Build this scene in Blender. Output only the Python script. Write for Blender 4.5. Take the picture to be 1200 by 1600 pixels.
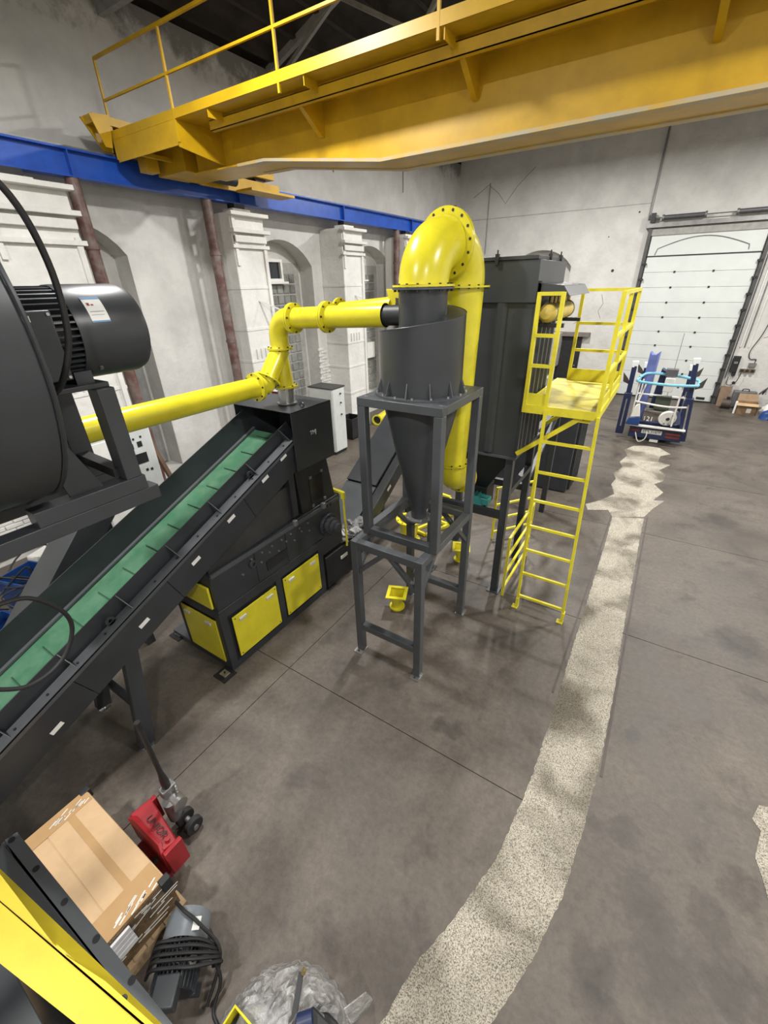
import bpy, math, random
from mathutils import Vector, Matrix
random.seed(7)
for o in list(bpy.data.objects): bpy.data.objects.remove(o, do_unlink=True)
S = bpy.context.scene
COL = S.collection
PI = math.pi
V = Vector
# ---------------------------------------------------------------- camera, world, lights, exposure
cd = bpy.data.cameras.new('camera'); cam = bpy.data.objects.new('camera', cd); COL.objects.link(cam)
cd.sensor_fit = 'VERTICAL'; cd.sensor_height = 32.0; cd.sensor_width = 24.0
cd.lens = 657.4 / 1600 * 32.0
cd.clip_start = 0.05
_r = V((0.84372415, 0.53634314, -0.02157742)); _u = V((-0.23910811, 0.41152401, 0.87947444)); _w = V((-0.48057972, 0.7368745, -0.47545674))
M = Matrix.Identity(4)
for i in range(3):
    M[i][0] = _r[i]; M[i][1] = _u[i]; M[i][2] = -_w[i]
M.translation = V((0, 0, 4.0))
cam.matrix_world = M
S.camera = cam
w = bpy.data.worlds.new('world'); S.world = w; w.use_nodes = True
w.node_tree.nodes['Background'].inputs[0].default_value = (0.55, 0.6, 0.7, 1)
w.node_tree.nodes['Background'].inputs[1].default_value = 0.02
vs = S.view_settings
vs.view_transform = 'Standard'; vs.look = 'None'; vs.gamma = 1.0; vs.use_curve_mapping = False; vs.exposure = 0.08
LAMPS = [(-3.3, -2.2, 6.95, 330), (2.6, -2.2, 6.95, 330), (-4.2, 3.1, 6.95, 250), (2.6, 3.1, 6.95, 250), (-3.3, 8.6, 7.5, 400), (2.6, 8.6, 7.5, 400), (-3.3, 14.4, 7.5, 460), (2.6, 14.4, 7.5, 460)]
for lx, ly, lz, le in LAMPS:
    ld = bpy.data.lights.new('high_bay_light', 'AREA'); ld.shape = 'DISK'; ld.size = 0.45; ld.energy = le
    ld.color = (1.0, 0.98, 0.945)
    lo = bpy.data.objects.new('high_bay_light', ld); COL.objects.link(lo); lo.location = (lx, ly, lz)

# ---------------------------------------------------------------- materials
MATS = {}
def mat(name, col, rough=0.5, metal=0.0, var=0.12, scale=6.0, bump=0.0, bscale=60.0, col2=None, spec=0.5, transm=0.0, alpha=1.0, coat=0.0):
    if name in MATS: return MATS[name]
    m = bpy.data.materials.new(name); m.use_nodes = True
    nt = m.node_tree; b = nt.nodes['Principled BSDF']
    b.inputs['Roughness'].default_value = rough; b.inputs['Metallic'].default_value = metal
    b.inputs['Specular IOR Level'].default_value = spec
    b.inputs['Transmission Weight'].default_value = transm
    b.inputs['Alpha'].default_value = alpha
    b.inputs['Coat Weight'].default_value = coat
    tc = nt.nodes.new('ShaderNodeTexCoord'); geo = nt.nodes.new('ShaderNodeNewGeometry')
    n = nt.nodes.new('ShaderNodeTexNoise'); n.inputs['Scale'].default_value = scale; n.inputs['Detail'].default_value = 6
    n.inputs['Roughness'].default_value = 0.6
    nt.links.new(geo.outputs['Position'], n.inputs['Vector'])
    r = nt.nodes.new('ShaderNodeValToRGB')
    c2 = col2 or tuple(max(0, c * (1 - 2.2 * var)) for c in col)
    r.color_ramp.elements[0].position = 0.32; r.color_ramp.elements[0].color = (*c2, 1)
    r.color_ramp.elements[1].position = 0.62; r.color_ramp.elements[1].color = (*col, 1)
    nt.links.new(n.outputs['Fac'], r.inputs['Fac']); nt.links.new(r.outputs['Color'], b.inputs['Base Color'])
    if bump:
        n2 = nt.nodes.new('ShaderNodeTexNoise'); n2.inputs['Scale'].default_value = bscale; n2.inputs['Detail'].default_value = 4
        nt.links.new(geo.outputs['Position'], n2.inputs['Vector'])
        bp = nt.nodes.new('ShaderNodeBump'); bp.inputs['Strength'].default_value = bump; bp.inputs['Distance'].default_value = 0.02
        nt.links.new(n2.outputs['Fac'], bp.inputs['Height']); nt.links.new(bp.outputs['Normal'], b.inputs['Normal'])
    MATS[name] = m
    return m
dark = mat('dark_paint', (0.033, 0.037, 0.042), 0.40, var=0.12, scale=3)
dark2 = mat('dark_paint_satin', (0.042, 0.046, 0.051), 0.36, var=0.10, scale=2.5)
black = mat('black_paint', (0.018, 0.019, 0.021), 0.5, var=0.2)
frame_m = mat('frame_paint', (0.075, 0.081, 0.089), 0.42, var=0.08, scale=4)
yel = mat('machine_yellow', (0.72, 0.635, 0.028), 0.27, var=0.06, scale=5, coat=0.2)
yel_g = mat('golden_yellow', (0.60, 0.475, 0.025), 0.38, var=0.08, scale=6)
yel_m = mat('ladder_yellow', (0.76, 0.67, 0.035), 0.40, var=0.07, scale=8)
ywear = mat('worn_yellow_deck', (0.66, 0.57, 0.07), 0.55, col2=(0.49, 0.42, 0.09), scale=7, bump=0.3, bscale=120)
crane_y = mat('crane_yellow', (0.58, 0.345, 0.008), 0.42, var=0.10, scale=3)
crane_g = mat('crane_worn_track', (0.42, 0.38, 0.28), 0.5, col2=(0.55, 0.36, 0.08), scale=4)
blue_m = mat('runway_blue', (0.012, 0.085, 0.47), 0.38, var=0.14, scale=4)
navy = mat('navy_paint', (0.016, 0.026, 0.085), 0.4)
lilac = mat('boom_blue', (0.16, 0.20, 0.50), 0.35)
sky_m = mat('pale_blue_tube', (0.22, 0.55, 0.72), 0.4)
white_m = mat('white_paint', (0.78, 0.77, 0.73), 0.5, var=0.05)
whitegrey = mat('cabinet_grey', (0.60, 0.62, 0.61), 0.45, var=0.04)
rust = mat('oxide_red_pipe', (0.105, 0.042, 0.034), 0.5, col2=(0.20, 0.16, 0.145), scale=5)
steel = mat('galvanised_steel', (0.55, 0.55, 0.54), 0.32, 0.9, var=0.12, scale=9)
steel_d = mat('dull_steel', (0.28, 0.28, 0.28), 0.45, 0.7)
rubber = mat('black_rubber', (0.012, 0.012, 0.013), 0.55)
belt_m = mat('belt_green', (0.050, 0.150, 0.083), 0.40, col2=(0.095, 0.200, 0.125), scale=5.5)
card = mat('cardboard', (0.53, 0.36, 0.20), 0.7, var=0.07, scale=5)
card_d = mat('cardboard_dark', (0.30, 0.19, 0.10), 0.6, var=0.15, scale=7)
tape = mat('packing_tape', (0.43, 0.27, 0.13), 0.25, var=0.04)
wood = mat('pallet_wood', (0.40, 0.28, 0.16), 0.7, scale=12)
red = mat('truck_red', (0.30, 0.013, 0.02), 0.35, var=0.10)
teal = mat('teal_motor', (0.05, 0.30, 0.27), 0.4)
sticker = mat('sticker_white', (0.80, 0.80, 0.77), 0.4, var=0.02)
handle_m = mat('handle_chrome', (0.70, 0.69, 0.66), 0.35, 0.3, var=0.03)
bluepl = mat('blue_plastic', (0.013, 0.055, 0.21), 0.35, var=0.1)
film = mat('plastic_film', (0.75, 0.76, 0.76), 0.12, var=0.05, transm=0.85, bump=0.9, bscale=28)
glassb = mat('glass_block', (0.30, 0.31, 0.29), 0.14, var=0.25, scale=2.2, col2=(0.13, 0.13, 0.12))
pane_m = mat('dark_pane', (0.03, 0.035, 0.04), 0.08)
sticker_b = mat('sticker_blue', (0.12, 0.30, 0.55), 0.4)
sticker_r = mat('sticker_red', (0.35, 0.06, 0.04), 0.4)
brownm = mat('brown_board', (0.20, 0.13, 0.08), 0.7)
door_m = mat('door_panel_white', (0.64, 0.67, 0.65), 0.45, var=0.03, scale=2)
tread = mat('tyre', (0.02, 0.02, 0.02), 0.7)
roofm = mat('sooty_roof', (0.040, 0.031, 0.026), 0.9, var=0.3, scale=2)
trussm = mat('truss_grey', (0.30, 0.30, 0.29), 0.6)
film_d = mat('wrapped_grey_film', (0.50, 0.50, 0.50), 0.10, var=0.3, scale=9, transm=0.5, bump=0.8, bscale=40)

def floor_mat():
    m = bpy.data.materials.new('stained_concrete'); m.use_nodes = True; nt = m.node_tree; b = nt.nodes['Principled BSDF']
    geo = nt.nodes.new('ShaderNodeNewGeometry')
    def noise(s, d=8, ro=0.6, dist=0.0):
        n = nt.nodes.new('ShaderNodeTexNoise'); n.inputs['Scale'].default_value = s; n.inputs['Detail'].default_value = d
        n.inputs['Roughness'].default_value = ro; n.inputs['Distortion'].default_value = dist
        nt.links.new(geo.outputs['Position'], n.inputs['Vector']); return n
    def ramp(a, ca, z, cz):
        r = nt.nodes.new('ShaderNodeValToRGB'); e = r.color_ramp.elements
        e[0].position = a; e[0].color = (*ca, 1); e[1].position = z; e[1].color = (*cz, 1); return r
    def mix(fac, a, c, mode='MIX'):
        x = nt.nodes.new('ShaderNodeMix'); x.data_type = 'RGBA'; x.blend_type = mode
        if hasattr(fac, 'type'): nt.links.new(fac, x.inputs[0])
        else: x.inputs[0].default_value = fac
        nt.links.new(a, x.inputs[6]); nt.links.new(c, x.inputs[7]); return x.outputs[2]
    n1 = noise(0.9, 8, 0.62, 0.6); r1 = ramp(0.3, (0.060, 0.049, 0.039), 0.7, (0.140, 0.117, 0.095)); nt.links.new(n1.outputs[0], r1.inputs[0])
    n2 = noise(17, 10, 0.8); r2 = ramp(0.3, (0.62, 0.62, 0.62), 0.7, (1.22, 1.22, 1.22)); nt.links.new(n2.outputs[0], r2.inputs[0])
    c = mix(1.0, r1.outputs[0], r2.outputs[0], 'MULTIPLY')
    n3 = noise(2.3, 5, 0.55, 0.3); r3 = ramp(0.55, (1, 1, 1), 0.70, (0.45, 0.44, 0.45)); nt.links.new(n3.outputs[0], r3.inputs[0])
    c = mix(0.75, c, r3.outputs[0], 'MULTIPLY')
    n4 = noise(38, 5, 0.75); r4 = ramp(0.69, (0, 0, 0), 0.75, (1, 1, 1)); nt.links.new(n4.outputs[0], r4.inputs[0])
    lt = nt.nodes.new('ShaderNodeRGB'); lt.outputs[0].default_value = (0.22, 0.20, 0.175, 1)
    mf = nt.nodes.new('ShaderNodeMath'); mf.operation = 'MULTIPLY'; mf.inputs[1].default_value = 0.35
    nt.links.new(r4.outputs[0], mf.inputs[0])
    c = mix(mf.outputs[0], c, lt.outputs[0])
    nd = noise(5.0, 4, 0.6)
    vm = nt.nodes.new('ShaderNodeVectorMath'); vm.operation = 'MULTIPLY_ADD'; vm.inputs[1].default_value = (0.45, 0.45, 0.0)
    nt.links.new(nd.outputs['Color'], vm.inputs[0]); nt.links.new(geo.outputs['Position'], vm.inputs[2])
    for (sx, sy, sr, sd) in ((0.62, 3.52, 0.12, .55), (0.63, 2.55, 0.16, .6), (0.82, 2.10, 0.20, .6), (1.20, 2.28, 0.16, .55), (1.45, 2.55, 0.17, .6), (0.95, 1.75, 0.22, .6), (1.3, 1.9, 0.15, .6), (0.55, 1.55, 0.18, .65), (-0.9, 4.1, 0.3, .75), (-3.3, 0.9, 0.35, .7), (1.6, 5.5, 0.3, .8), (-1.0, 2.6, 0.14, .8), (0.3, 13.2, 0.6, .7), (1.5, 9.0, 0.35, .8)):
        ds = nt.nodes.new('ShaderNodeVectorMath'); ds.operation = 'DISTANCE'; ds.inputs[1].default_value = (sx + .225, sy + .225, 0.0); nt.links.new(vm.outputs[0], ds.inputs[0])
        mr = nt.nodes.new('ShaderNodeMapRange'); mr.inputs[1].default_value = sr * .5; mr.inputs[2].default_value = sr * 1.15; mr.inputs[3].default_value = 1 - sd * .55; mr.inputs[4].default_value = 1.0
        nt.links.new(ds.outputs['Value'], mr.inputs[0])
        c = mix(1.0, c, mr.outputs[0], 'MULTIPLY')
    nt.links.new(c, b.inputs['Base Color'])
    rr = ramp(0.3, (0.38,) * 3, 0.7, (0.62,) * 3); nt.links.new(n1.outputs[0], rr.inputs[0]); nt.links.new(rr.outputs[0], b.inputs['Roughness'])
    bp = nt.nodes.new('ShaderNodeBump'); bp.inputs['Strength'].default_value = 0.25; bp.inputs['Distance'].default_value = 0.01
    nt.links.new(n2.outputs[0], bp.inputs['Height']); nt.links.new(bp.outputs[0], b.inputs['Normal'])
    return m
def strip_mat():
    m = bpy.data.materials.new('pale_aggregate'); m.use_nodes = True; nt = m.node_tree; b = nt.nodes['Principled BSDF']
    geo = nt.nodes.new('ShaderNodeNewGeometry')
    n = nt.nodes.new('ShaderNodeTexNoise'); n.inputs['Scale'].default_value = 120; n.inputs['Detail'].default_value = 6; n.inputs['Roughness'].default_value = 0.8
    n2 = nt.nodes.new('ShaderNodeTexNoise'); n2.inputs['Scale'].default_value = 1.6; n2.inputs['Detail'].default_value = 7; n2.inputs['Distortion'].default_value = 0.5
    for x in (n, n2): nt.links.new(geo.outputs['Position'], x.inputs['Vector'])
    r = nt.nodes.new('ShaderNodeValToRGB'); e = r.color_ramp.elements
    e[0].position = 0.42; e[0].color = (0.075, 0.066, 0.055, 1); e[1].position = 0.54; e[1].color = (0.52, 0.475, 0.385, 1)
    nt.links.new(n.outputs[0], r.inputs[0])
    r2 = nt.nodes.new('ShaderNodeValToRGB'); e = r2.color_ramp.elements
    e[0].position = 0.36; e[0].color = (0.36, 0.34, 0.31, 1); e[1].position = 0.56; e[1].color = (1, 1, 1, 1)
    nt.links.new(n2.outputs[0], r2.inputs[0])
    x = nt.nodes.new('ShaderNodeMix'); x.data_type = 'RGBA'; x.blend_type = 'MULTIPLY'; x.inputs[0].default_value = 1
    nt.links.new(r.outputs[0], x.inputs[6]); nt.links.new(r2.outputs[0], x.inputs[7]); nt.links.new(x.outputs[2], b.inputs['Base Color'])
    b.inputs['Roughness'].default_value = 0.8
    bp = nt.nodes.new('ShaderNodeBump'); bp.inputs['Strength'].default_value = 0.5; bp.inputs['Distance'].default_value = 0.01
    nt.links.new(n.outputs[0], bp.inputs['Height']); nt.links.new(bp.outputs[0], b.inputs['Normal'])
    return m
def wall_mat(name, base, zdirt):
    m = bpy.data.materials.new(name); m.use_nodes = True; nt = m.node_tree; b = nt.nodes['Principled BSDF']
    geo = nt.nodes.new('ShaderNodeNewGeometry')
    def noise(s, d=6, ro=0.6, dist=0.0):
        n = nt.nodes.new('ShaderNodeTexNoise'); n.inputs['Scale'].default_value = s; n.inputs['Detail'].default_value = d
        n.inputs['Roughness'].default_value = ro; n.inputs['Distortion'].default_value = dist
        nt.links.new(geo.outputs['Position'], n.inputs['Vector']); return n
    n1 = noise(1.3, 8, 0.65); r1 = nt.nodes.new('ShaderNodeValToRGB'); e = r1.color_ramp.elements
    e[0].position = 0.3; e[0].color = tuple(c * 0.80 for c in base) + (1,); e[1].position = 0.62; e[1].color = (*base, 1)
    nt.links.new(n1.outputs[0], r1.inputs[0])
    n2 = noise(5.0, 10, 0.72, 0.8); r2 = nt.nodes.new('ShaderNodeValToRGB'); e = r2.color_ramp.elements
    e[0].position = 0.672; e[0].color = (0, 0, 0, 1); e[1].position = 0.70; e[1].color = (1, 1, 1, 1)
    nt.links.new(n2.outputs[0], r2.inputs[0])
    n3 = noise(0.55, 3); r3 = nt.nodes.new('ShaderNodeValToRGB'); e = r3.color_ramp.elements
    e[0].position = 0.5; e[0].color = (0, 0, 0, 1); e[1].position = 0.62; e[1].color = (1, 1, 1, 1)
    nt.links.new(n3.outputs[0], r3.inputs[0])
    mm = nt.nodes.new('ShaderNodeMath'); mm.operation = 'MULTIPLY'; nt.links.new(r2.outputs[0], mm.inputs[0]); nt.links.new(r3.outputs[0], mm.inputs[1])
    x = nt.nodes.new('ShaderNodeMix'); x.data_type = 'RGBA'; nt.links.new(mm.outputs[0], x.inputs[0]); nt.links.new(r1.outputs[0], x.inputs[6])
    x.inputs[7].default_value = (0.13, 0.12, 0.11, 1)
    sp = nt.nodes.new('ShaderNodeSeparateXYZ'); nt.links.new(geo.outputs['Position'], sp.inputs[0])
    n4 = noise(2.2, 6, 0.7)
    ad = nt.nodes.new('ShaderNodeMath'); ad.operation = 'MULTIPLY_ADD'; ad.inputs[1].default_value = 1.6; nt.links.new(n4.outputs[0], ad.inputs[0]); nt.links.new(sp.outputs[2], ad.inputs[2])
    mr = nt.nodes.new('ShaderNodeMapRange'); mr.inputs[1].default_value = zdirt + 0.8; mr.inputs[2].default_value = zdirt + 1.15; nt.links.new(ad.outputs[0], mr.inputs[0])
    x2 = nt.nodes.new('ShaderNodeMix'); x2.data_type = 'RGBA'; nt.links.new(mr.outputs[0], x2.inputs[0]); nt.links.new(x.outputs[2], x2.inputs[6])
    x2.inputs[7].default_value = (0.21, 0.20, 0.185, 1)
    nt.links.new(x2.outputs[2], b.inputs['Base Color'])
    b.inputs['Roughness'].default_value = 0.75
    nb = noise(9, 6, 0.6); bp = nt.nodes.new('ShaderNodeBump'); bp.inputs['Strength'].default_value = 0.45; bp.inputs['Distance'].default_value = 0.03
    nt.links.new(nb.outputs[0], bp.inputs['Height']); nt.links.new(bp.outputs[0], b.inputs['Normal'])
    return m
def film_mat(name, tr, rough, bscale):
    m = bpy.data.materials.new(name); m.use_nodes = True; nt = m.node_tree; b = nt.nodes['Principled BSDF']
    b.inputs['Base Color'].default_value = (0.62, 0.62, 0.62, 1); b.inputs['Roughness'].default_value = rough; b.inputs['Specular IOR Level'].default_value = 1.0
    geo = nt.nodes.new('ShaderNodeNewGeometry'); n2 = nt.nodes.new('ShaderNodeTexNoise'); n2.inputs['Scale'].default_value = bscale; n2.inputs['Detail'].default_value = 5; n2.inputs['Distortion'].default_value = 1.2
    nt.links.new(geo.outputs['Position'], n2.inputs['Vector'])
    bp = nt.nodes.new('ShaderNodeBump'); bp.inputs['Strength'].default_value = 1.0; bp.inputs['Distance'].default_value = 0.03
    nt.links.new(n2.outputs['Fac'], bp.inputs['Height']); nt.links.new(bp.outputs['Normal'], b.inputs['Normal'])
    t = nt.nodes.new('ShaderNodeBsdfTransparent'); mx = nt.nodes.new('ShaderNodeMixShader')
    r = nt.nodes.new('ShaderNodeMapRange'); r.inputs[1].default_value = 0.35; r.inputs[2].default_value = 0.7; r.inputs[3].default_value = tr + 0.2; r.inputs[4].default_value = tr - 0.25
    nt.links.new(n2.outputs['Fac'], r.inputs[0]); nt.links.new(r.outputs[0], mx.inputs[0]); nt.links.new(b.outputs[0], mx.inputs[1]); nt.links.new(t.outputs[0], mx.inputs[2])
    nt.links.new(mx.outputs[0], nt.nodes['Material Output'].inputs['Surface'])
    MATS[name] = m; return m
film_d = film_mat('crumpled_clear_film', 0.62, 0.10, 14)
film = film_mat('clear_film_flap', 0.6, 0.12, 10)
floor_m = floor_mat(); strip_m = strip_mat()
wall_m = wall_mat('limewashed_wall', (0.62, 0.61, 0.585), 7.5)
wall_e = wall_mat('limewashed_end_wall', (0.64, 0.63, 0.60), 11.5)
pil_m = wall_mat('limewashed_pillar', (0.72, 0.71, 0.68), 9.5)

# ---------------------------------------------------------------- mesh helpers (world coordinates)
def frame_of(d):
    d = V(d).normalized(); a = V((0, 0, 1)) if abs(d.z) < 0.95 else V((1, 0, 0))
    s = d.cross(a).normalized(); t = s.cross(d).normalized()
    return d, s, t
class MB:
    def __init__(self): self.v = []; self.f = []
    def add(self, vs, fs):
        k = len(self.v); self.v += [V(p) for p in vs]; self.f += [tuple(i + k for i in f) for f in fs]; return self
    def hexa(self, p): return self.add(p, [(0, 3, 2, 1), (4, 5, 6, 7), (0, 1, 5, 4), (1, 2, 6, 5), (2, 3, 7, 6), (3, 0, 4, 7)])
    def box(self, x0, x1, y0, y1, z0, z1):
        if x0 > x1: x0, x1 = x1, x0
        if y0 > y1: y0, y1 = y1, y0
        if z0 > z1: z0, z1 = z1, z0
        return self.hexa([(x0, y0, z0), (x1, y0, z0), (x1, y1, z0), (x0, y1, z0), (x0, y0, z1), (x1, y0, z1), (x1, y1, z1), (x0, y1, z1)])
    def obox(self, c, ax, ay, az):
        c = V(c); ax = V(ax); ay = V(ay); az = V(az)
        return self.hexa([c - ax - ay - az, c + ax - ay - az, c + ax + ay - az, c - ax + ay - az, c - ax - ay + az, c + ax - ay + az, c + ax + ay + az, c - ax + ay + az])
    def bar(self, p0, p1, w, h=None, up=(0, 0, 1)):
        p0 = V(p0); p1 = V(p1); h = h or w; d = (p1 - p0); L = d.length; d = d.normalized(); up = V(up)
        if abs(d.dot(up)) > 0.98: up = V((0, 1, 0)) if abs(d.y) < 0.9 else V((1, 0, 0))
        s = d.cross(up).normalized(); t = s.cross(d).normalized()
        return self.obox((p0 + p1) / 2, s * w / 2, d * L / 2, t * h / 2)
    def cyl(self, p0, p1, r0, r1=None, n=20, cap=True):
        p0 = V(p0); p1 = V(p1); r1 = r0 if r1 is None else r1
        d, s, t = frame_of(p1 - p0); k = len(self.v)
        for p, r in ((p0, r0), (p1, r1)):
            for i in range(n):
                a = 2 * PI * i / n; self.v.append(p + (s * math.cos(a) + t * math.sin(a)) * r)
        for i in range(n):
            j = (i + 1) % n; self.f.append((k + i, k + j, k + n + j, k + n + i))
        if cap: self.f.append(tuple(k + i for i in reversed(range(n)))); self.f.append(tuple(k + n + i for i in range(n)))
        return self
    def ring(self, c, d, ri, ro, th, n=32):
        c = V(c); d, s, t = frame_of(d); k = len(self.v)
        for off, r in ((-th / 2, ri), (-th / 2, ro), (th / 2, ro), (th / 2, ri)):
            for i in range(n):
                a = 2 * PI * i / n; self.v.append(c + d * off + (s * math.cos(a) + t * math.sin(a)) * r)
        for q in range(4):
            for i in range(n):
                j = (i + 1) % n; a = k + q * n; b = k + ((q + 1) % 4) * n
                self.f.append((a + i, a + j, b + j, b + i))
        return self
    def bolts(self, c, d, R, n, r=0.012, h=0.03, a0=0.1):
        c = V(c); d, s, t = frame_of(d)
        for i in range(n):
            a = a0 + 2 * PI * i / n; p = c + (s * math.cos(a) + t * math.sin(a)) * R
            self.cyl(p - d * h / 2, p + d * h / 2, r, n=6)
        return self
    def tube(self, pts, r, n=12, cap=True):
        pts = [V(p) for p in pts]; q_ = [pts[0]]
        for p in pts[1:]:
            if (p - q_[-1]).length > 1e-5: q_.append(p)
        pts = q_; k = len(self.v); m = len(pts)
        if isinstance(r, (list, tuple)) and len(r) != m: r = r[0]
        d0 = (pts[1] - pts[0]).normalized(); _, s, t = frame_of(d0)
        for i, p in enumerate(pts):
            d = (pts[min(i + 1, m - 1)] - pts[max(i - 1, 0)]).normalized()
            s = (s - d * s.dot(d)).normalized(); t = d.cross(s)
            rr = r[i] if isinstance(r, (list, tuple)) else r
            for q in range(n):
                a = 2 * PI * q / n; self.v.append(p + (s * math.cos(a) + t * math.sin(a)) * rr)
        for i in range(m - 1):
            for q in range(n):
                j = (q + 1) % n; self.f.append((k + i * n + q, k + i * n + j, k + (i + 1) * n + j, k + (i + 1) * n + q))
        if cap: self.f.append(tuple(k + q for q in reversed(range(n)))); self.f.append(tuple(k + (m - 1) * n + q for q in range(n)))
        return self
    def prism(self, poly, ex):
        poly = [V(p) for p in poly]; ex = V(ex); n = len(poly)
        k = len(self.v); self.v += poly + [p + ex for p in poly]
        self.f.append(tuple(k + i for i in reversed(range(n)))); self.f.append(tuple(k + n + i for i in range(n)))
        for i in range(n):
            j = (i + 1) % n; self.f.append((k + i, k + j, k + n + j, k + n + i))
        return self
    def lathe(self, c, prof, n=40, axis=(0, 0, 1), cap=False):
        c = V(c); d, s, t = frame_of(axis); k = len(self.v); m = len(prof)
        for (r, z) in prof:
            for i in range(n):
                a = 2 * PI * i / n; self.v.append(c + d * z + (s * math.cos(a) + t * math.sin(a)) * r)
        for q in range(m - 1):
            for i in range(n):
                j = (i + 1) % n; self.f.append((k + q * n + i, k + q * n + j, k + (q + 1) * n + j, k + (q + 1) * n + i))
        if cap: self.f.append(tuple(k + i for i in reversed(range(n)))); self.f.append(tuple(k + (m - 1) * n + i for i in range(n)))
        return self
    def build(self, name, m, parent=None, bevel=0.0, smooth=True, label=None, kind=None):
        me = bpy.data.meshes.new(name)
        root = parent
        off = V((0, 0, 0))
        while root is not None: off += root.location; root = root.parent
        me.from_pydata([tuple(p - off) for p in self.v], [], self.f); me.update()
        import bmesh
        bm = bmesh.new(); bm.from_mesh(me); bmesh.ops.recalc_face_normals(bm, faces=bm.faces); bm.to_mesh(me); bm.free()
        if smooth:
            me.shade_smooth(); me.set_sharp_from_angle(angle=math.radians(35))
        me.materials.append(m)
        o = bpy.data.objects.new(name, me); COL.objects.link(o)
        if parent is not None: o.parent = parent
        if bevel:
            bv = o.modifiers.new('bevel', 'BEVEL'); bv.width = bevel; bv.segments = 2; bv.limit_method = 'ANGLE'; bv.angle_limit = math.radians(40)
        if label: o['label'] = label
        if kind: o['kind'] = kind
        return o
def thing(name, label, cat, loc, group=None):
    o = bpy.data.objects.new(name, None); COL.objects.link(o); o.location = loc; o.empty_display_size = 0.1
    o['label'] = label; o['category'] = cat
    if group: o['group'] = group
    return o
def tag(o, label, cat, group=None):
    o['label'] = label; o['category'] = cat
    if group: o['group'] = group
    return o
def struct(o, label=None):
    o['kind'] = 'structure'
    if label: o['label'] = label
    return o
def share(src, name, delta, parent):
    c = src.copy(); c.name = name; COL.objects.link(c); c.parent = parent; c.location = src.location + V(delta); return c
def text_obj(name, s, size, p, xdir, ydir, m, parent, ext=0.002):
    cu = bpy.data.curves.new(name, 'FONT'); cu.body = s; cu.size = size; cu.extrude = ext; cu.align_x = 'CENTER'; cu.align_y = 'CENTER'
    t = bpy.data.objects.new(name + '_tmp', cu); COL.objects.link(t)
    dg = bpy.context.evaluated_depsgraph_get(); me = bpy.data.meshes.new_from_object(t.evaluated_get(dg)); bpy.data.objects.remove(t)
    x = V(xdir).normalized(); y = V(ydir).normalized(); z = x.cross(y)
    off = V((0, 0, 0)); root = parent
    while root is not None: off += root.location; root = root.parent
    for v in me.vertices: v.co = V(p) + x * v.co.x + y * v.co.y + z * v.co.z - off
    me.materials.clear(); me.materials.append(m)
    o = bpy.data.objects.new(name, me); COL.objects.link(o); o.parent = parent; return o
def arc(c, a, b, r, n=10, t0=0, t1=PI / 2):
    c = V(c); a = V(a); b = V(b)
    return [c + a * math.cos(t0 + (t1 - t0) * i / n) * r + b * math.sin(t0 + (t1 - t0) * i / n) * r for i in range(n + 1)]
# ================================================================ STRUCTURE
XL, YE = -8.5, 19.1
# floor: base + slabs with open joints
fl = struct(MB().box(-8.9, 6.0, -4.2, 19.5, -0.12, -0.008).build('floor', mat('joint_dirt', (0.040, 0.035, 0.030), 0.9), smooth=False), 'stained brown-grey concrete workshop floor')
ys = [-4.2, -0.45, 2.33, 4.98, 7.86, 10.79, 13.62, 16.4, 19.1]
xs = [-8.5, -5.7, -2.92, 6.0]
g = 0.0045
for i in range(len(ys) - 1):
    for j in range(len(xs) - 1):
        if j == 2 and i == 1: MB().prism([(xs[j] + g, ys[1] + g, -0.008), (6 - g, ys[1] + g, -0.008), (6 - g, ys[3] - g, -0.008), (0.1 + g, ys[3] - g, -0.008), (0.1 + g, ys[2] - g, -0.008), (xs[j] + g, ys[2] - g, -0.008)], (0, 0, 0.008)).build('slab', floor_m, fl, smooth=False); continue
        x1_ = 0.1 if (j == 2 and i == 2) else xs[j + 1]
        MB().box(xs[j] + g, x1_ - g, ys[i] + g, ys[i + 1] - g, -0.008, 0.0).build('slab', floor_m, fl, smooth=False)
# pale strip of filled track
Ls = [(-0.66, 0.12), (-0.60, 0.36), (-0.5, 0.63), (-0.45, 0.96), (-0.34, 1.25), (-0.19, 1.81), (-0.13, 2.53), (-0.125, 3.28), (-0.13, 4.19), (-0.135, 5.56), (-0.14, 7.13), (-0.16, 8.22)]
Rs = [(-0.16, 0.12), (-0.05, 0.62), (0.07, 0.97), (0.2, 1.37), (0.3, 1.83), (0.35, 2.41), (0.38, 3.12), (0.385, 3.97), (0.36, 5.11), (0.36, 6.38), (0.35, 7.66), (0.35, 8.45)]
def resample(pl, n):
    seg = [(V(pl[i + 1]) - V(pl[i])).length for i in range(len(pl) - 1)]; T = sum(seg); out = []
    for k in range(n + 1):
        d = T * k / n; i = 0
        while i < len(seg) - 1 and d > seg[i]: d -= seg[i]; i += 1
        out.append(V(pl[i]).lerp(V(pl[i + 1]), min(1, d / seg[i])))
    return out
N = 240
la, ra = resample(Ls, N), resample(Rs, N)
mb = MB(); vs_, fs_ = [], []
for k in range(N + 1):
    jl = random.uniform(-0.006, 0.006); jr = random.uniform(-0.006, 0.006)
    for t in range(7):
        p = la[k].lerp(ra[k], t / 6)
        x = p.x + (jl if t == 0 else jr if t == 6 else 0)
        z = 0.001 if t in (0, 6) else 0.006 + random.uniform(-0.002, 0.002)
        vs_.append((x, p.y, z))
for k in range(N):
    for t in range(6):
        a = k * 7 + t; fs_.append((a, a + 1, a + 8, a + 7))
mb.add(vs_, fs_); o = struct(mb.build('floor_strip', strip_m), 'long curved strip of pale rough aggregate filling the old track'); o.parent = fl
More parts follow.
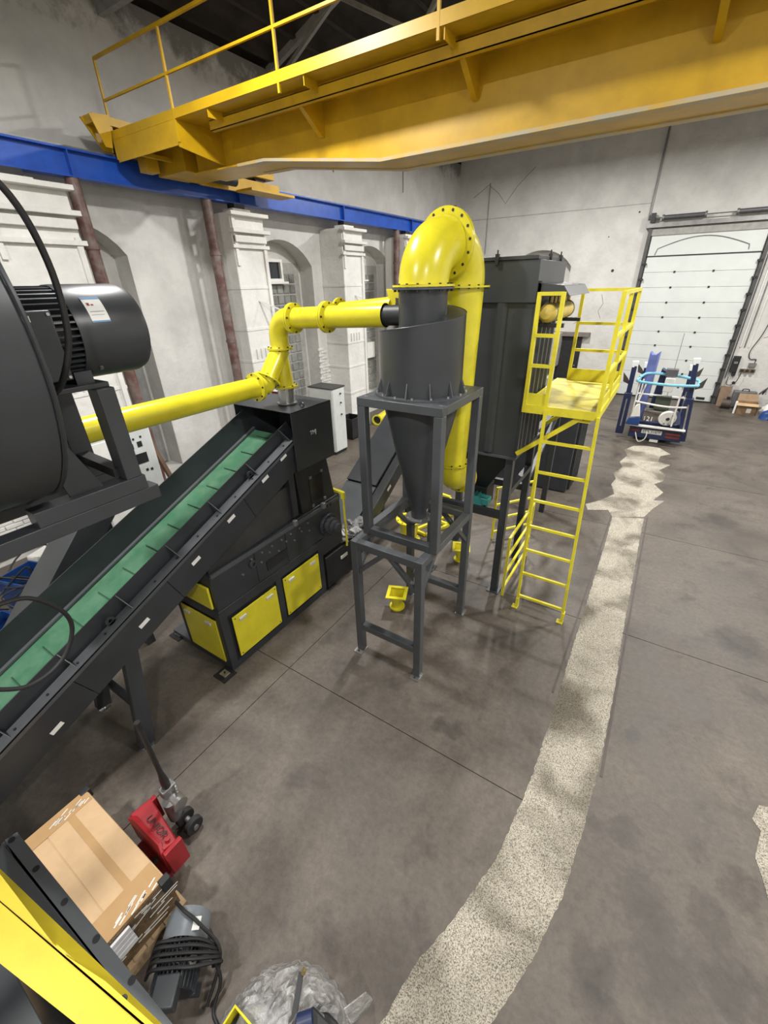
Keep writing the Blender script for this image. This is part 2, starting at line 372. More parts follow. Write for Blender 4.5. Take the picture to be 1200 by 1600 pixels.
PA = [(-0.16, 8.22), (-0.27, 8.48), (-0.61, 8.29), (-0.69, 8.53), (-0.46, 8.86), (-0.26, 9.32), (-0.38, 9.81), (-0.33, 10.19), (-0.42, 10.48), (-0.29, 11.01), (-0.38, 11.34), (-0.27, 11.91), (-0.39, 12.33), (-0.2, 12.78), (0.09, 12.94), (0.39, 12.93), (0.67, 12.53), (0.45, 12.26), (0.42, 11.79), (0.68, 11.69), (0.47, 11.21), (0.61, 10.98), (0.58, 10.55), (0.42, 10.27), (0.61, 9.89), (0.45, 9.38), (0.65, 9.46), (0.47, 8.97), (0.35, 8.51)]
PB = [(1.58, 3.35), (1.64, 3.37), (2.1, 3.3), (2.2, 2.7), (1.67, 2.6), (1.56, 2.6), (1.54, 2.74), (1.51, 2.87), (1.57, 3.11), (1.52, 3.19)]
for nm, P_ in (('floor_patch', PA), ('floor_patch', PB)):
    MB().prism([(x, y, 0.0) for x, y in P_], (0, 0, 0.005)).build(nm, strip_m, fl, smooth=False, kind='structure')
for x in (-0.185, 0.405):
    MB().box(x - 0.011, x + 0.011, 3.6 if x < 0 else 2.9, 8.5, -0.004, 0.004).build('embedded_rail', mat('rusty_rail', (0.075, 0.06, 0.05), 0.6), fl, smooth=False)

# walls with arched niches
def arch_wall(mb, mp, s0, s1, z0, z1, niches, T=0.6, D=0.45):
    edges = [s0]
    def quad(a, b, c, d): mb.add([a, b, c, d], [(0, 1, 2, 3)])
    cur = s0
    for (n0, n1, zs, zspr, zap) in niches:
        quad(mp(cur, z0, 0), mp(n0, z0, 0), mp(n0, z1, 0), mp(cur, z1, 0))
        if zs > z0: quad(mp(n0, z0, 0), mp(n1, z0, 0), mp(n1, zs, 0), mp(n0, zs, 0))
        n = 14; h = zap - zspr; hw = (n1 - n0) / 2; R = (hw * hw + h * h) / (2 * h); cz = zap - R; c = (n0 + n1) / 2
        pts = []
        for i in range(n + 1):
            s = n0 + (n1 - n0) * i / n; pts.append((s, cz + math.sqrt(max(0, R * R - (s - c) ** 2))))
        for i in range(n):
            (sa, za), (sb, zb) = pts[i], pts[i + 1]
            quad(mp(sa, za, 0), mp(sb, zb, 0), mp(sb, z1, 0), mp(sa, z1, 0))
            quad(mp(sa, za, 0), mp(sb, zb, 0), mp(sb, zb, D), mp(sa, za, D))
            quad(mp(sa, zs, D), mp(sb, zs, D), mp(sb, zb, D), mp(sa, za, D))
        for s in (n0, n1): quad(mp(s, zs, 0), mp(s, zspr, 0), mp(s, zspr, D), mp(s, zs, D))
        quad(mp(n0, zs, 0), mp(n1, zs, 0), mp(n1, zs, D), mp(n0, zs, D))
        cur = n1
    quad(mp(cur, z0, 0), mp(s1, z0, 0), mp(s1, z1, 0), mp(cur, z1, 0))
    quad(mp(s0, z0, T), mp(s1, z0, T), mp(s1, z1, T), mp(s0, z1, T))
    for s in (s0, s1): quad(mp(s, z0, 0), mp(s, z1, 0), mp(s, z1, T), mp(s, z0, T))
    quad(mp(s0, z1, 0), mp(s1, z1, 0), mp(s1, z1, T), mp(s0, z1, T)); quad(mp(s0, z0, 0), mp(s1, z0, 0), mp(s1, z0, T), mp(s0, z0, T))
mb = MB()
arch_wall(mb, lambda s, z, d: V((XL - d, s, z)), -4.2, YE, 0, 8.0, [(3.15, 4.92, 0.6, 4.55, 5.02), (7.66, 9.83, 0.55, 4.46, 5.0), (11.5, 13.67, 0.55, 4.6, 5.05), (14.9, 17.0, 0.55, 4.6, 5.05)])
wl = struct(mb.build('wall_left', wall_m), 'limewashed brick wall with arched window niches behind the machines')
mb = MB()
arch_wall(mb, lambda s, z, d: V((s, YE + d, z)), XL, 6.0, 0, 10.6, [(-6.15, -3.85, 0.9, 4.45, 5.02)], D=0.35)
we = struct(mb.build('wall_end', wall_e), 'tall off-white end wall with the sectional door')
struct(MB().box(6.0, 6.3, -4.2, YE, 0, 10.6).build('wall_right', wall_m, smooth=False))
struct(MB().box(XL, 6.0, -4.5, -4.2, 0, 10.6).build('wall_back', wall_m, smooth=False))
# roof
mb = MB()
mb.prism([(-9.1, -4.5, 8.0), (-1.3, -4.5, 10.6), (6.3, -4.5, 8.0), (6.3, -4.5, 8.25), (-1.3, -4.5, 10.85), (-9.1, -4.5, 8.25)], (0, 24.1, 0))
ce = struct(mb.build('ceiling', roofm, smooth=False), 'dark sooty timber roof over the hall')
for i in range(12):
    x = -8.3 + i * 0.62; z = 8.0 + (x + 9.1) / 7.8 * 2.6
    MB().box(x - 0.05, x + 0.05, -4.2, 19.0, z - 0.2, z + 0.02).build('rafter', roofm, ce, smooth=False)
def truss(y):
    t = thing('roof_truss', 'grey steel roof truss under the dark roof, %s from the end wall' % {16.0: 'first', 12.5: 'second', 9.0: 'third', 5.5: 'fourth', 2.0: 'fifth'}[y], 'roof truss', (-8.4, y, 7.7), 'steel trusses under the roof')
    MB().bar((-8.5, y, 7.72), (5.9, y, 7.72), 0.10, 0.10).build('bottom_chord', trussm, t)
    for a, b in (((-8.5, y, 7.98), (-1.3, y, 10.38)), ((-1.3, y, 10.38), (5.9, y, 7.98))): MB().bar(a, b, 0.10, 0.12).build('top_chord', trussm, t)
    px = [-8.3, -6.6, -4.9, -3.1, -1.3, 0.5, 2.3, 4.1, 5.8]
    zt = lambda x: 7.98 + (2.4 * (x + 8.5) / 7.2 if x < -1.3 else 2.4 * (5.9 - x) / 7.2)
    for i in range(len(px) - 1):
        MB().bar((px[i], y, 7.75 if i % 2 == 0 else zt(px[i])), (px[i + 1], y, zt(px[i + 1]) if i % 2 == 0 else 7.75), 0.07, 0.07).build('web_member', trussm, t)
for y in (2.0, 5.5, 9.0, 12.5, 16.0): truss(y)

# pillars carrying the crane rail
def pillar(y0, y1, where, big=False):
    X1 = -7.75
    t = struct(MB().box(XL, X1, y0, y1, 0, 5.3).build('pillar', pil_m, bevel=0.015), 'white painted masonry pillar ' + where)
    lz = [5.28, 4.98, 4.62] if big else [5.26, 4.98, 4.72]
    for k, z in enumerate(lz):
        MB().box(X1, X1 + (0.13 if k < 2 else 0.06), y0 - 0.05, y1 + 0.05, z - 0.02, z + 0.045).build('ledge', pil_m, t, bevel=0.006)
    MB().box(X1, X1 + 0.07, y0 + 0.02, y1 - 0.02, 4.80, 4.92).build('capital_block', pil_m, t, bevel=0.01)
    for z in (4.0, 3.2, 2.55, 1.9, 1.15, 0.5):
        MB().box(XL + 0.02, X1 + 0.012, y0 - 0.012, y1 + 0.012, z - 0.025, z + 0.025).build('strap', pil_m, t)
    MB().box(X1, X1 + 0.04, y1 - 0.10, y1 - 0.02, 0, 4.7).build('corner_angle', pil_m, t)
    MB().box(X1, X1 + 0.035, y0 + 0.02, y0 + 0.09, 4.4, 5.3).build('corner_angle', pil_m, t)
    MB().box(-8.15, -7.85, (y0 + y1) / 2 - 0.22, (y0 + y1) / 2 + 0.22, 5.3, 5.38).build('bearing_plate', white_m, t)
    for k in range(4):
        MB().box(X1, X1 + 0.03, y0 + 0.16 + k * 0.13, y0 + 0.19 + k * 0.13, 2.6, 2.8).build('bracket_bar', pil_m, t)
    MB().bar((X1, y0 + 0.45, 3.75), (X1 + 0.35, y0 + 0.75, 3.55), 0.03).build('bracket_arm', white_m, t)
    MB().box(-8.1, -7.9, (y0 + y1) / 2 - 0.13, (y0 + y1) / 2 + 0.13, 5.38, 5.47).build('packer', black, t)
pillar(2.75, 3.85, 'nearest the camera behind the fan motor', True)
pillar(6.69, 7.55, 'left of the first glass-block window')
pillar(10.23, 11.13, 'between the two glass-block windows')
pillar(13.47, 14.3, 'behind the big yellow elbow')
for i, (y, w_) in enumerate(((4.10, 'nearest the camera by the fan motor'), (6.42, 'left of the first arched window'), (13.35, 'right of the second arched window'))):
    p = struct(MB().cyl((-8.0, y, 0), (-8.0, y, 5.47), 0.095, n=20).build('downpipe', rust), 'oxide-red vertical pipe on the left wall, ' + w_)
    for z in (1.2, 3.0, 4.6): MB().ring((-8.0, y, z), (0, 0, 1), 0.095, 0.108, 0.05, 20).build('pipe_clip', rust, p)
# conduits high on left wall
for y in (11.0, 14.6):
    struct(MB().cyl((XL + 0.02, y, 6.6), (XL + 0.02, y, 7.4), 0.012, n=8).build('trim_conduit', steel_d))
# windows
def window(idx, y0, y1, label, hop):
    X = XL - 0.44
    wn = struct(MB().box(X - 0.02, X, y0 + 0.06, y1 - 0.06, 0.6, 4.55).build('window_%d' % idx, mat('mortar', (0.42, 0.41, 0.38), 0.8), smooth=False), label)
    b0 = None; P = 0.238
    c = (y0 + y1) / 2
    ny = int((y1 - y0 - 0.35) / P)
    for r in range(16):
        for q in range(ny):
            yc = c - ny * P / 2 + (q + 0.5) * P; zc = 0.76 + r * P * 1.03
            if zc > 4.42 - 0.25 * abs(yc - c): continue
            if hop and hop[0] - 0.05 < yc < hop[1] + 0.05 and hop[2] - 0.05 < zc < hop[3] + 0.05: continue
            if b0 is None:
                m_ = MB(); h = P / 2 - 0.012
                m_.hexa([(X, yc - h, zc - h), (X, yc + h, zc - h), (X, yc + h, zc + h), (X, yc - h, zc + h), (X + 0.035, yc - h + .02, zc - h + .02), (X + 0.035, yc + h - .02, zc - h + .02), (X + 0.035, yc + h - .02, zc + h - .02), (X + 0.035, yc - h + .02, zc + h - .02)])
                b0 = m_.build('glass_block', glassb, wn, smooth=False); yz0 = (yc, zc)
            else: share(b0, 'glass_block', (0, yc - yz0[0], zc - yz0[1]), wn)
    if hop:
        a, b_, c_, d_ = hop
        f = MB()
        for q in ((a, b_, c_, c_ + .07), (a, b_, d_ - .07, d_), (a, a + .07, c_ + .07, d_ - .07), (b_ - .07, b_, c_ + .07, d_ - .07)): f.box(X, X + 0.12, q[0], q[1], q[2], q[3])
        fo = f.build('window_frame', white_m, wn, bevel=0.006)
        MB().box(X + 0.03, X + 0.05, a + .07, b_ - .07, c_ + .07, d_ - .07).build('pane', pane_m, fo, smooth=False)
        MB().box(X, X + 0.22, a - .06, b_ + .06, c_ - .05, c_).build('window_sill', white_m, wn, bevel=0.006)
window(1, 7.66, 9.83, 'arched glass-block window above the shredder hood', (8.15, 9.08, 4.12, 4.62))
window(2, 11.5, 13.67, 'arched glass-block window left of the big yellow elbow', (12.0, 12.75, 4.15, 4.62))
MB().box(XL - 0.43, XL - 0.30, 12.7, 13.15, 1.75, 2.25).build('vent_frame', white_m, bpy.data.objects['window_2'])
o = MB().box(XL - 0.44, XL - 0.02, 3.2, 4.9, 3.62, 3.70).build('window_sill', white_m, wl)
MB().box(XL - 0.44, XL - 0.40, 3.25, 4.85, 0.65, 3.6).build('niche_board', mat('niche_grey', (0.33, 0.33, 0.32), 0.7), wl)
# exposed painted bricks on the left wall
b0 = None
for (ya, yb, za, zb) in ((0.9, 2.4, 0.1, 1.1), (9.9, 10.2, 0.2, 2.5)):
    r = 0; z = za
    while z < zb:
        y = ya - (0.12 if r % 2 else 0)
        while y < yb:
            if not (yb > 9 and z > 1.2 and y > ya + 0.3 * (2.4 - z)):
                if b0 is None: b0 = MB().box(XL - 0.01, XL + 0.022, y, y + 0.235, z, z + 0.065).build('brick', pil_m, wl, bevel=0.006); p0 = (y, z)
                else: share(b0, 'brick', (random.uniform(-.008, .008), y - p0[0], z - p0[1]), wl)
            y += 0.25
        z += 0.08; r += 1

# end-wall sectional door
D0, D1 = -1.42, 1.68
dn = struct(MB().box(D0, D1, YE - 0.03, YE - 0.005, 0.0, 5.24).build('door_1', mat('door_gap', (0.42, 0.43, 0.42), 0.6), smooth=False), 'tall white sectional overhead door in the end wall')
ph = 4.63 / 10
for k in range(10):
    p = MB().box(D0 + 0.02, D1 - 0.02, YE - 0.075, YE - 0.03, k * ph + 0.003, (k + 1) * ph - 0.003).build('door_panel', door_m, dn, bevel=0.005)
    if k:
        for x in (-0.49, 0.59): MB().box(x - 0.028, x + 0.028, YE - 0.095, YE - 0.07, k * ph - 0.028, k * ph + 0.028).build('hinge', black, p)
MB().box(D0 + 0.02, D1 - 0.02, YE - 0.075, YE - 0.03, 4.66, 5.24).build('top_panel', door_m, dn)
MB().box(D0 - 0.02, D1 + 0.02, YE - 0.09, YE - 0.07, 4.625, 4.66).build('top_seal', black, dn)
MB().box(D0, D1, YE - 0.09, YE - 0.03, -0.0, 0.05).build('bottom_seal', rubber, dn)
pts = [(D0 + 0.22, YE - 0.085, 4.68), (D0 + 0.27, YE - 0.085, 4.86)] + [(D0 + 0.27 + 2.45 * i / 16, YE - 0.085, 4.86 + 0.30 * math.sin(PI * i / 16)) for i in range(1, 16)] + [(D1 - 0.38, YE - 0.085, 4.86), (D1 - 0.36, YE - 0.085, 4.72)]
MB().tube(pts, 0.014, 6).build('arch_seal', mat('seal_grey', (0.2, 0.2, 0.2), 0.7), dn)
MB().box(D0 - 0.05, D1 + 0.05, YE - 0.12, YE, 5.24, 5.42).build('lintel', mat('lintel_grey', (0.36, 0.35, 0.33), 0.7), dn)
MB().box(D0 - 0.22, D1 + 0.25, YE - 0.22, YE, 5.46, 5.58).build('torsion_rail', steel_d, dn)
MB().cyl((D0 - 0.2, YE - 0.2, 5.72), (D1 + 0.2, YE - 0.2, 5.72), 0.016, n=8).build('torsion_shaft', steel_d, dn)
for a, b in ((-1.2, -0.05), (0.75, 1.85)):
    s = MB().cyl((a, YE - 0.2, 5.72), (b, YE - 0.2, 5.72), 0.065, n=14).build('torsion_spring', mat('spring_grey', (0.12, 0.12, 0.125), 0.45, 0.4), dn)
    for x in (a, b): MB().cyl((x - 0.03, YE - 0.2, 5.72), (x + 0.03, YE - 0.2, 5.72), 0.085, n=14).build('spring_collar', steel_d, s)
MB().box(-1.55, -1.42, YE - 0.3, YE - 0.1, 5.6, 5.86).build('cable_drum', black, dn)
for x in (D0 - 0.07, D1 + 0.07):
    tr = MB().box(x - 0.05, x + 0.05, YE - 0.16, YE, 0, 5.45).build('door_track', mat('track_dark', (0.09, 0.09, 0.09), 0.5, 0.5), dn)
    for k in range(10): MB().box(x - (0.12 if x > 0 else 0.02), x + (0.02 if x > 0 else 0.12), YE - 0.18, YE - 0.1, k * ph + 0.22, k * ph + 0.28).build('roller', black, tr)
MB().box(1.22, 1.48, YE - 0.09, YE - 0.07, 0.10, 0.18).build('door_handle', black, dn)
# small dark door + lintel
d2 = struct(MB().box(-4.05, -2.98, YE - 0.08, YE, 0, 2.05).build('door_2', black, bevel=0.01), 'small black door in the end wall behind the access platform')
MB().box(-3.12, -3.08, YE - 0.13, YE - 0.08, 0.95, 1.0).build('door_handle', steel, d2)
MB().box(-4.1, -2.72, YE - 0.22, YE, 2.06, 2.2).build('lintel_board', mat('lintel_rot', (0.20, 0.17, 0.15), 0.8), d2)
for x, z, r in ((-2.41, 4.26, .05), (-1.95, 5.95, .03), (-2.75, 5.3, .02), (2.42, 4.7, .04), (2.45, 4.05, .035), (2.62, 2.4, .05)):
    MB().cyl((x, YE - .004, z), (x, YE + .02, z), r, n=9).build('wall_hole', black, we, smooth=False)
for pts_ in ([(-7.9, 6.9), (-7.3, 7.25), (-6.9, 6.95), (-6.6, 6.6), (-6.2, 7.1), (-5.6, 7.6)], [(-3.4, 2.5), (-3.2, 2.62), (-3.0, 2.48), (-2.8, 2.55)], [(-2.6, 3.5), (-2.5, 3.2), (-2.62, 2.95), (-2.5, 2.7)], [(2.5, 2.2), (2.9, 2.35), (3.1, 2.1), (2.8, 1.8)]):
    MB().tube([(x, YE - .001, z) for x, z in pts_], .008, 5).build('plaster_crack', mat('crack_grey', (0.2, 0.19, 0.18), 0.9), we)
# conduits on end wall
struct(MB().cyl((-1.62, YE - 0.03, 5.7), (-1.62, YE - 0.03, 9.5), 0.03, n=8).build('trim_1', steel_d), 'grey vertical conduit above the sectional door')
struct(MB().cyl((-7.25, YE - 0.02, 5.0), (-7.25, YE - 0.02, 7.3), 0.016, n=8).build('trim_2', steel_d), 'thin conduit near the wall corner')
t3 = struct(MB().box(XL + 0.3, -1.65, YE - 0.015, YE, 6.16, 6.18).build('trim_3', mat('line_grey', (0.45, 0.44, 0.42), 0.8)), 'thin horizontal ledge line on the end wall')
for k, x in enumerate((1.86, 1.98, 2.09, 2.2)):
    struct(MB().cyl((x, YE - 0.025, 1.9 if k else 0.9), (x, YE - 0.025, 6.0), 0.018, n=8).build('trim_%d' % (4 + k), white_m if k % 2 else steel_d), ['first', 'second', 'third', 'fourth'][k] + ' vertical conduit right of the sectional door')
# ================================================================ CRANE
t = thing('crane_runway_beam', 'long blue steel crane rail beam along the left wall', 'runway beam', (-8.0, 8, 5.47))
MB().box(-8.1, -7.9, -4.1, 17.4, 5.47, 5.49).build('bottom_flange', blue_m, t)
MB().box(-8.1, -7.9, -4.1, 17.4, 5.79, 5.815).build('top_flange', blue_m, t)
MB().box(-8.008, -7.992, -4.1, 17.4, 5.49, 5.79).build('web', blue_m, t)
MB().box(-8.03, -7.97, -4.1, 17.4, 5.815, 5.85).build('rail', steel_d, t)
for y in (0.6, 4.1, 7.18, 10.6, 14.2):
    MB().box(-7.992, -7.905, y - 0.008, y + 0.008, 5.49, 5.79).build('stiffener', blue_m, t)
MB().box(-8.12, -7.88, 17.38, 17.46, 5.47, 6.5).build('end_stop', mat('runway_blue_dark', (0.01, 0.03, 0.14), 0.45), t)

t = thing('overhead_crane', 'yellow overhead travelling crane spanning the hall with walkway and railing', 'crane', (-2.0, 5.7, 5.3))
# girder (box, tapered at the end carriage)
XE = 6.0
def girder_web(y):
    return MB().prism([(-6.9, y, 5.58), (-5.35, y, 5.56), (-3.45, y, 5.315), (XE - .2, y, 5.315), (XE - .2, y, 6.25), (-6.9, y, 6.25)], (0, 0.012, 0))
girder_web(5.50).build('web_plate', crane_y, t); girder_web(5.90).build('web_plate', crane_y, t)
mb = MB()
for a, b in (((-6.9, 5.565), (-5.35, 5.545)), ((-5.35, 5.545), (-3.45, 5.30)), ((-3.45, 5.30), (XE - .2, 5.30))):
    mb.hexa([(a[0], 5.40, a[1]), (b[0], 5.40, b[1]), (b[0], 6.02, b[1]), (a[0], 6.02, a[1]), (a[0], 5.40, a[1] + .02), (b[0], 5.40, b[1] + .02), (b[0], 6.02, b[1] + .02), (a[0], 6.02, a[1] + .02)])
bf = mb.build('bottom_flange', crane_y, t, smooth=False)
for y0, y1 in ((5.395, 5.51), (5.91, 6.025)):
    mb = MB()
    for a, b in (((-5.9, 5.543), (-5.35, 5.536)), ((-5.35, 5.536), (-3.45, 5.291)), ((-3.45, 5.291), (XE - .2, 5.291))):
        mb.hexa([(a[0], y0, a[1]), (b[0], y0, b[1]), (b[0], y1, b[1]), (a[0], y1, a[1]), (a[0], y0, a[1] + .034), (b[0], y0, b[1] + .034), (b[0], y1, b[1] + .034), (a[0], y1, a[1] + .034)])
    mb.build('worn_track', crane_g, bf, smooth=False)
MB().box(-7.2, XE - .2, 5.42, 6.0, 6.25, 6.27).build('top_flange', crane_y, t)
# walkway
MB().box(-7.75, XE - .2, 4.75, 5.50, 5.985, 5.995).build('walkway_plate', crane_y, t)
MB().box(-7.75, XE - .2, 4.742, 4.754, 5.985, 6.085).build('toe_board', crane_y, t)
MB().box(-7.75, -6.25, 4.745, 4.757, 5.72, 5.985).build('end_fascia', crane_y, t)
MB().prism([(-7.75, 4.745, 5.72), (-7.75, 4.745, 5.985), (-7.75, 5.5, 5.985), (-7.75, 5.5, 5.9), (-7.75, 4.85, 5.78)], (0.012, 0, 0)).build('end_gusset', crane_y, t)
MB().prism([(-6.26, 4.745, 5.70), (-6.26, 4.745, 5.985), (-6.26, 5.5, 5.985), (-6.26, 5.5, 5.60)], (0.012, 0, 0)).build('end_gusset', crane_y, t)
mb = MB().box(-5.87, XE - .2, 4.99, 5.0, 5.85, 5.955); mb.box(-5.87, XE - .2, 4.99, 5.06, 5.85, 5.858); mb.box(-5.87, XE - .2, 4.99, 5.06, 5.947, 5.955)
mb.build('walkway_channel', crane_y, t, smooth=False)
for x in (-4.4, -2.35, -0.3, 1.75, 3.8):
    MB().prism([(x, 5.06, 5.985), (x, 5.5, 5.985), (x, 5.5, 5.66), (x, 5.44, 5.66), (x, 5.06, 5.90)], (0.06, 0, 0)).build('walkway_bracket', crane_y, t)
for x in (-5.6, -4.0, -2.35, -0.7, 0.95, 2.6, 4.25):
    MB().prism([(x, 4.76, 5.985), (x, 4.99, 5.985), (x, 4.99, 5.90), (x, 4.76, 5.90)], (0.01, 0, 0)).build('walkway_bracket', crane_y, t)
# railing
for x in (-7.75, -6.25, -4.35, -2.4, -0.4, 1.6, 3.6): MB().box(x - .014, x + .014, 4.74, 4.768, 5.90 if x > -6 else 5.75, 6.86).build('railing_post', crane_y, t)
MB().bar((-7.75, 4.754, 6.86), (XE - .2, 4.754, 6.86), 0.032, 0.032).build('top_rail', crane_y, t)
MB().bar((-7.75, 4.754, 6.42), (XE - .2, 4.754, 6.42), 0.026, 0.026).build('mid_rail', crane_y, t)
# end carriage
ec = MB().box(-8.02, -7.72, 5.15, 8.0, 5.93, 6.2).build('end_carriage', crane_y, t, bevel=0.008)
MB().box(-7.72, -7.0, 5.35, 6.1, 5.62, 6.15).build('girder_end_box', crane_y, t)
MB().prism([(-7.98, 4.45, 6.22), (-7.98, 4.85, 6.30), (-7.98, 4.82, 5.87), (-7.98, 4.68, 5.87)], (0.03, 0, 0)).build('buffer_plate', crane_y, ec)
MB().prism([(-7.72, 4.45, 6.22), (-7.72, 4.75, 6.26), (-7.72, 4.68, 5.87), (-7.72, 4.58, 5.87)], (0.012, 0, 0)).build('buffer_plate', crane_y, ec)
MB().box(-7.98, -7.72, 4.5, 5.3, 6.14, 6.24).build('wheel_bracket', crane_y, ec)
for y in (4.98, 7.7):
    MB().cyl((-8.05, y, 6.04), (-7.82, y, 6.04), 0.19, n=28).build('wheel', mat('wheel_dark', (0.05, 0.04, 0.035), 0.5, 0.4), ec)
MB().box(-7.72, -7.66, 5.9, 8.05, 5.62, 5.84).build('side_plate', crane_y, ec)
MB().box(-7.66, -7.25, 6.9, 8.05, 5.60, 5.64).build('drive_platform', crane_y, ec)
MB().cyl((-7.5, 6.2, 5.74), (-7.5, 6.75, 5.74), 0.09, n=18).build('drive_motor', black, ec)
MB().box(-7.66, -7.45, 5.0, 5.2, 5.62, 5.84).build('cable_arm', crane_y, ec)
MB().bar((-7.3, 4.8, 5.78), (-7.3, 5.45, 5.78), 0.05).build('cable_arm', crane_y, ec)

# ================================================================ BLOWER FAN
t = thing('blower_fan', 'dark grey blower with finned electric motor at the left edge', 'blower', (-2.5, 0.4, 2.94))
cx, cz = -2.55, 3.82
def scroll_outline(y):
    pts = []
    for i in range(0, 41):
        a = math.radians(205 - i * (205 + 78) / 40); pts.append((cx + 0.70 * math.cos(a), y, cz + 0.70 * math.sin(a)))
    pts += [(-3.6, y, 2.64), (-3.6, y, 3.2), (-3.3, y, 3.35)]
    return pts
MB().prism(scroll_outline(0.10), (0, 0.56, 0)).build('scroll_housing', dark2, t, bevel=0.012)
seam = [V(p) + V((0, 0.565, 0)) for p in scroll_outline(0.10)[0:42]]
MB().tube(seam, 0.009, 6).build('weld_seam', dark, t)
MB().cyl((cx, 0.66, cz), (cx, 0.70, cz), 0.30, n=32).build('bearing_plate', dark, t)
mo = MB().cyl((cx, 0.68, cz), (cx, 1.05, cz), 0.176, n=40).build('motor_body', black, t)
MB().cyl((cx, 0.66, cz), (cx, 0.74, cz), 0.205, n=40).build('motor_end_bell', dark, t)
nf = 44; f0 = None
for i in range(nf):
    a = 2 * PI * i / nf
    d = V((math.cos(a), 0, math.sin(a))); s = V((-math.sin(a), 0, math.cos(a)))
    if math.radians(-38) < ((a + PI) % (2 * PI) - PI) < math.radians(22):
        y0 = 0.90
    else: y0 = 0.72
    MB().obox(V((cx, (y0 + 1.04) / 2, cz)) + d * 0.19, d * 0.02, V((0, (1.04 - y0) / 2, 0)), s * 0.0035).build('cooling_fin', dark, mo, smooth=False)
cw = MB().lathe((cx, 1.03, cz), [(0.208, 0), (0.214, 0.0), (0.216, 0.02), (0.216, 0.30), (0.205, 0.335), (0.17, 0.35), (0.0, 0.352)], 56, (0, 1, 0)).build('fan_cowl', dark2, t)
tb = MB().obox((cx + 0.185, 0.79, cz - 0.03), (0.075, 0, 0), (0, 0.11, 0), (0, 0, 0.13)).build('terminal_box', dark2, t, bevel=0.02)
MB().obox((cx + 0.262, 0.79, cz - 0.03), (0.008, 0, 0), (0, 0.125, 0), (0, 0, 0.145)).build('terminal_lid', dark, tb, bevel=0.006)
for sy, sz in ((-.11, -.13), (.11, -.13), (-.11, .13), (.11, .13)): MB().cyl((cx + .268, .79 + sy, cz - .03 + sz), (cx + .278, .79 + sy, cz - .03 + sz), 0.007, n=8).build('screw', steel, tb)
MB().obox((cx + 0.271, 0.79, cz + 0.085), (0.001, 0, 0), (0, 0.04, 0), (0, 0, 0.012)).build('rating_plate', sticker, tb, smooth=False)
def cowl_patch(name, m_, a0, a1, y0, y1, r=0.2175):
    mb = MB(); n = 6
    vs2 = []; fs2 = []
    for i in range(n + 1):
        a = a0 + (a1 - a0) * i / n
        for y in (y0, y1): vs2.append((cx + r * math.cos(a), y, cz + r * math.sin(a)))
    for i in range(n): fs2.append((2 * i, 2 * i + 1, 2 * i + 3, 2 * i + 2))
    return mb.add(vs2, fs2).build(name, m_, cw)
R_ = math.radians
cowl_patch('warning_sticker', sticker, R_(14), R_(46), 1.10, 1.185)
cowl_patch('sticker_border', sticker_b, R_(43), R_(46.5), 1.10, 1.185, 0.2179)
cowl_patch('sticker_border', sticker_b, R_(13.5), R_(15.5), 1.10, 1.185, 0.2179)
cowl_patch('warning_symbol', sticker_r, R_(34), R_(38), 1.112, 1.125, 0.2181)
cowl_patch('warning_symbol', sticker_r, R_(34), R_(36), 1.130, 1.142, 0.2181)
cowl_patch('print_line', steel_d, R_(26), R_(26.8), 1.11, 1.175, 0.2181)
cowl_patch('print_line', steel_d, R_(22), R_(22.6), 1.11, 1.17, 0.2181)
MB().cyl((cx + .15, 1.10, cz - .155), (cx + .158, 1.10, cz - .163), 0.01, n=8).build('screw', steel_d, cw)
for y in (0.78, 1.0): MB().box(cx - .16, cx + .17, y - .04, y + .04, 3.605, 3.66).build('motor_foot', dark, t)
MB().box(cx - .2, cx + .22, 0.70, 1.08, 3.58, 3.605).build('motor_seat', dark, t, bevel=0.004)
for x in (-2.35, -2.78):
    MB().box(x - .05, x + .05, 1.0 if x > -2.5 else .95, 1.085 if x > -2.5 else 1.06, 3.10, 3.58).build('motor_post', dark2, t, bevel=0.004)
    MB().box(x - .05, x + .05, 0.56, 1.10, 3.02, 3.10).build('motor_rail', dark2, t, bevel=0.004)
    MB().box(x - .05, x + .05, -1.45, 1.155, 2.94, 3.02).build('base_beam', dark2, t, bevel=0.004)
    MB().box(x - .06, x + .06, -1.5, -1.38, 0, 2.94).build('stand_leg', dark2, t)
    if x > -2.5: MB().prism([(x, 0.66, 3.58), (x, 0.72, 3.58), (x, 0.90, 3.10), (x, 0.74, 3.10)], (-0.012, 0, 0)).build('gusset_plate', dark2, t)
MB().bar((-2.78, 1.0, 3.16), (-2.35, 1.0, 3.14), 0.06, 0.05).build('cross_member', black, t)
MB().box(-2.80, -2.35, -1.45, -1.37, 2.86, 2.94).build('cross_member', dark2, t)
# cables
def spline(pts, n=8):
    P_ = [V(p) for p in pts]; P_ = [P_[0]] + P_ + [P_[-1]]; out = []
    for i in range(1, len(P_) - 2):
        a, b, c, d = P_[i - 1], P_[i], P_[i + 1], P_[i + 2]
        for k in range(n):
            s = k / n; out.append(0.5 * ((2 * b) + (c - a) * s + (2 * a - 5 * b + 4 * c - d) * s * s + (3 * b - a - 3 * c + d) * s ** 3))
    out.append(P_[-2]); return out
tag(MB().tube(spline([(-2.02, 0.62, 4.46), (-2.02, 0.80, 4.32), (-2.04, 0.87, 4.10), (-2.06, 0.86, 3.85), (-2.10, 0.80, 3.68), (-2.16, 0.76, 3.62), (-2.24, 0.76, 3.65)]), 0.0125, 12).build('power_cable', rubber), 'thick black cable looping down to the fan motor terminal box', 'cable')

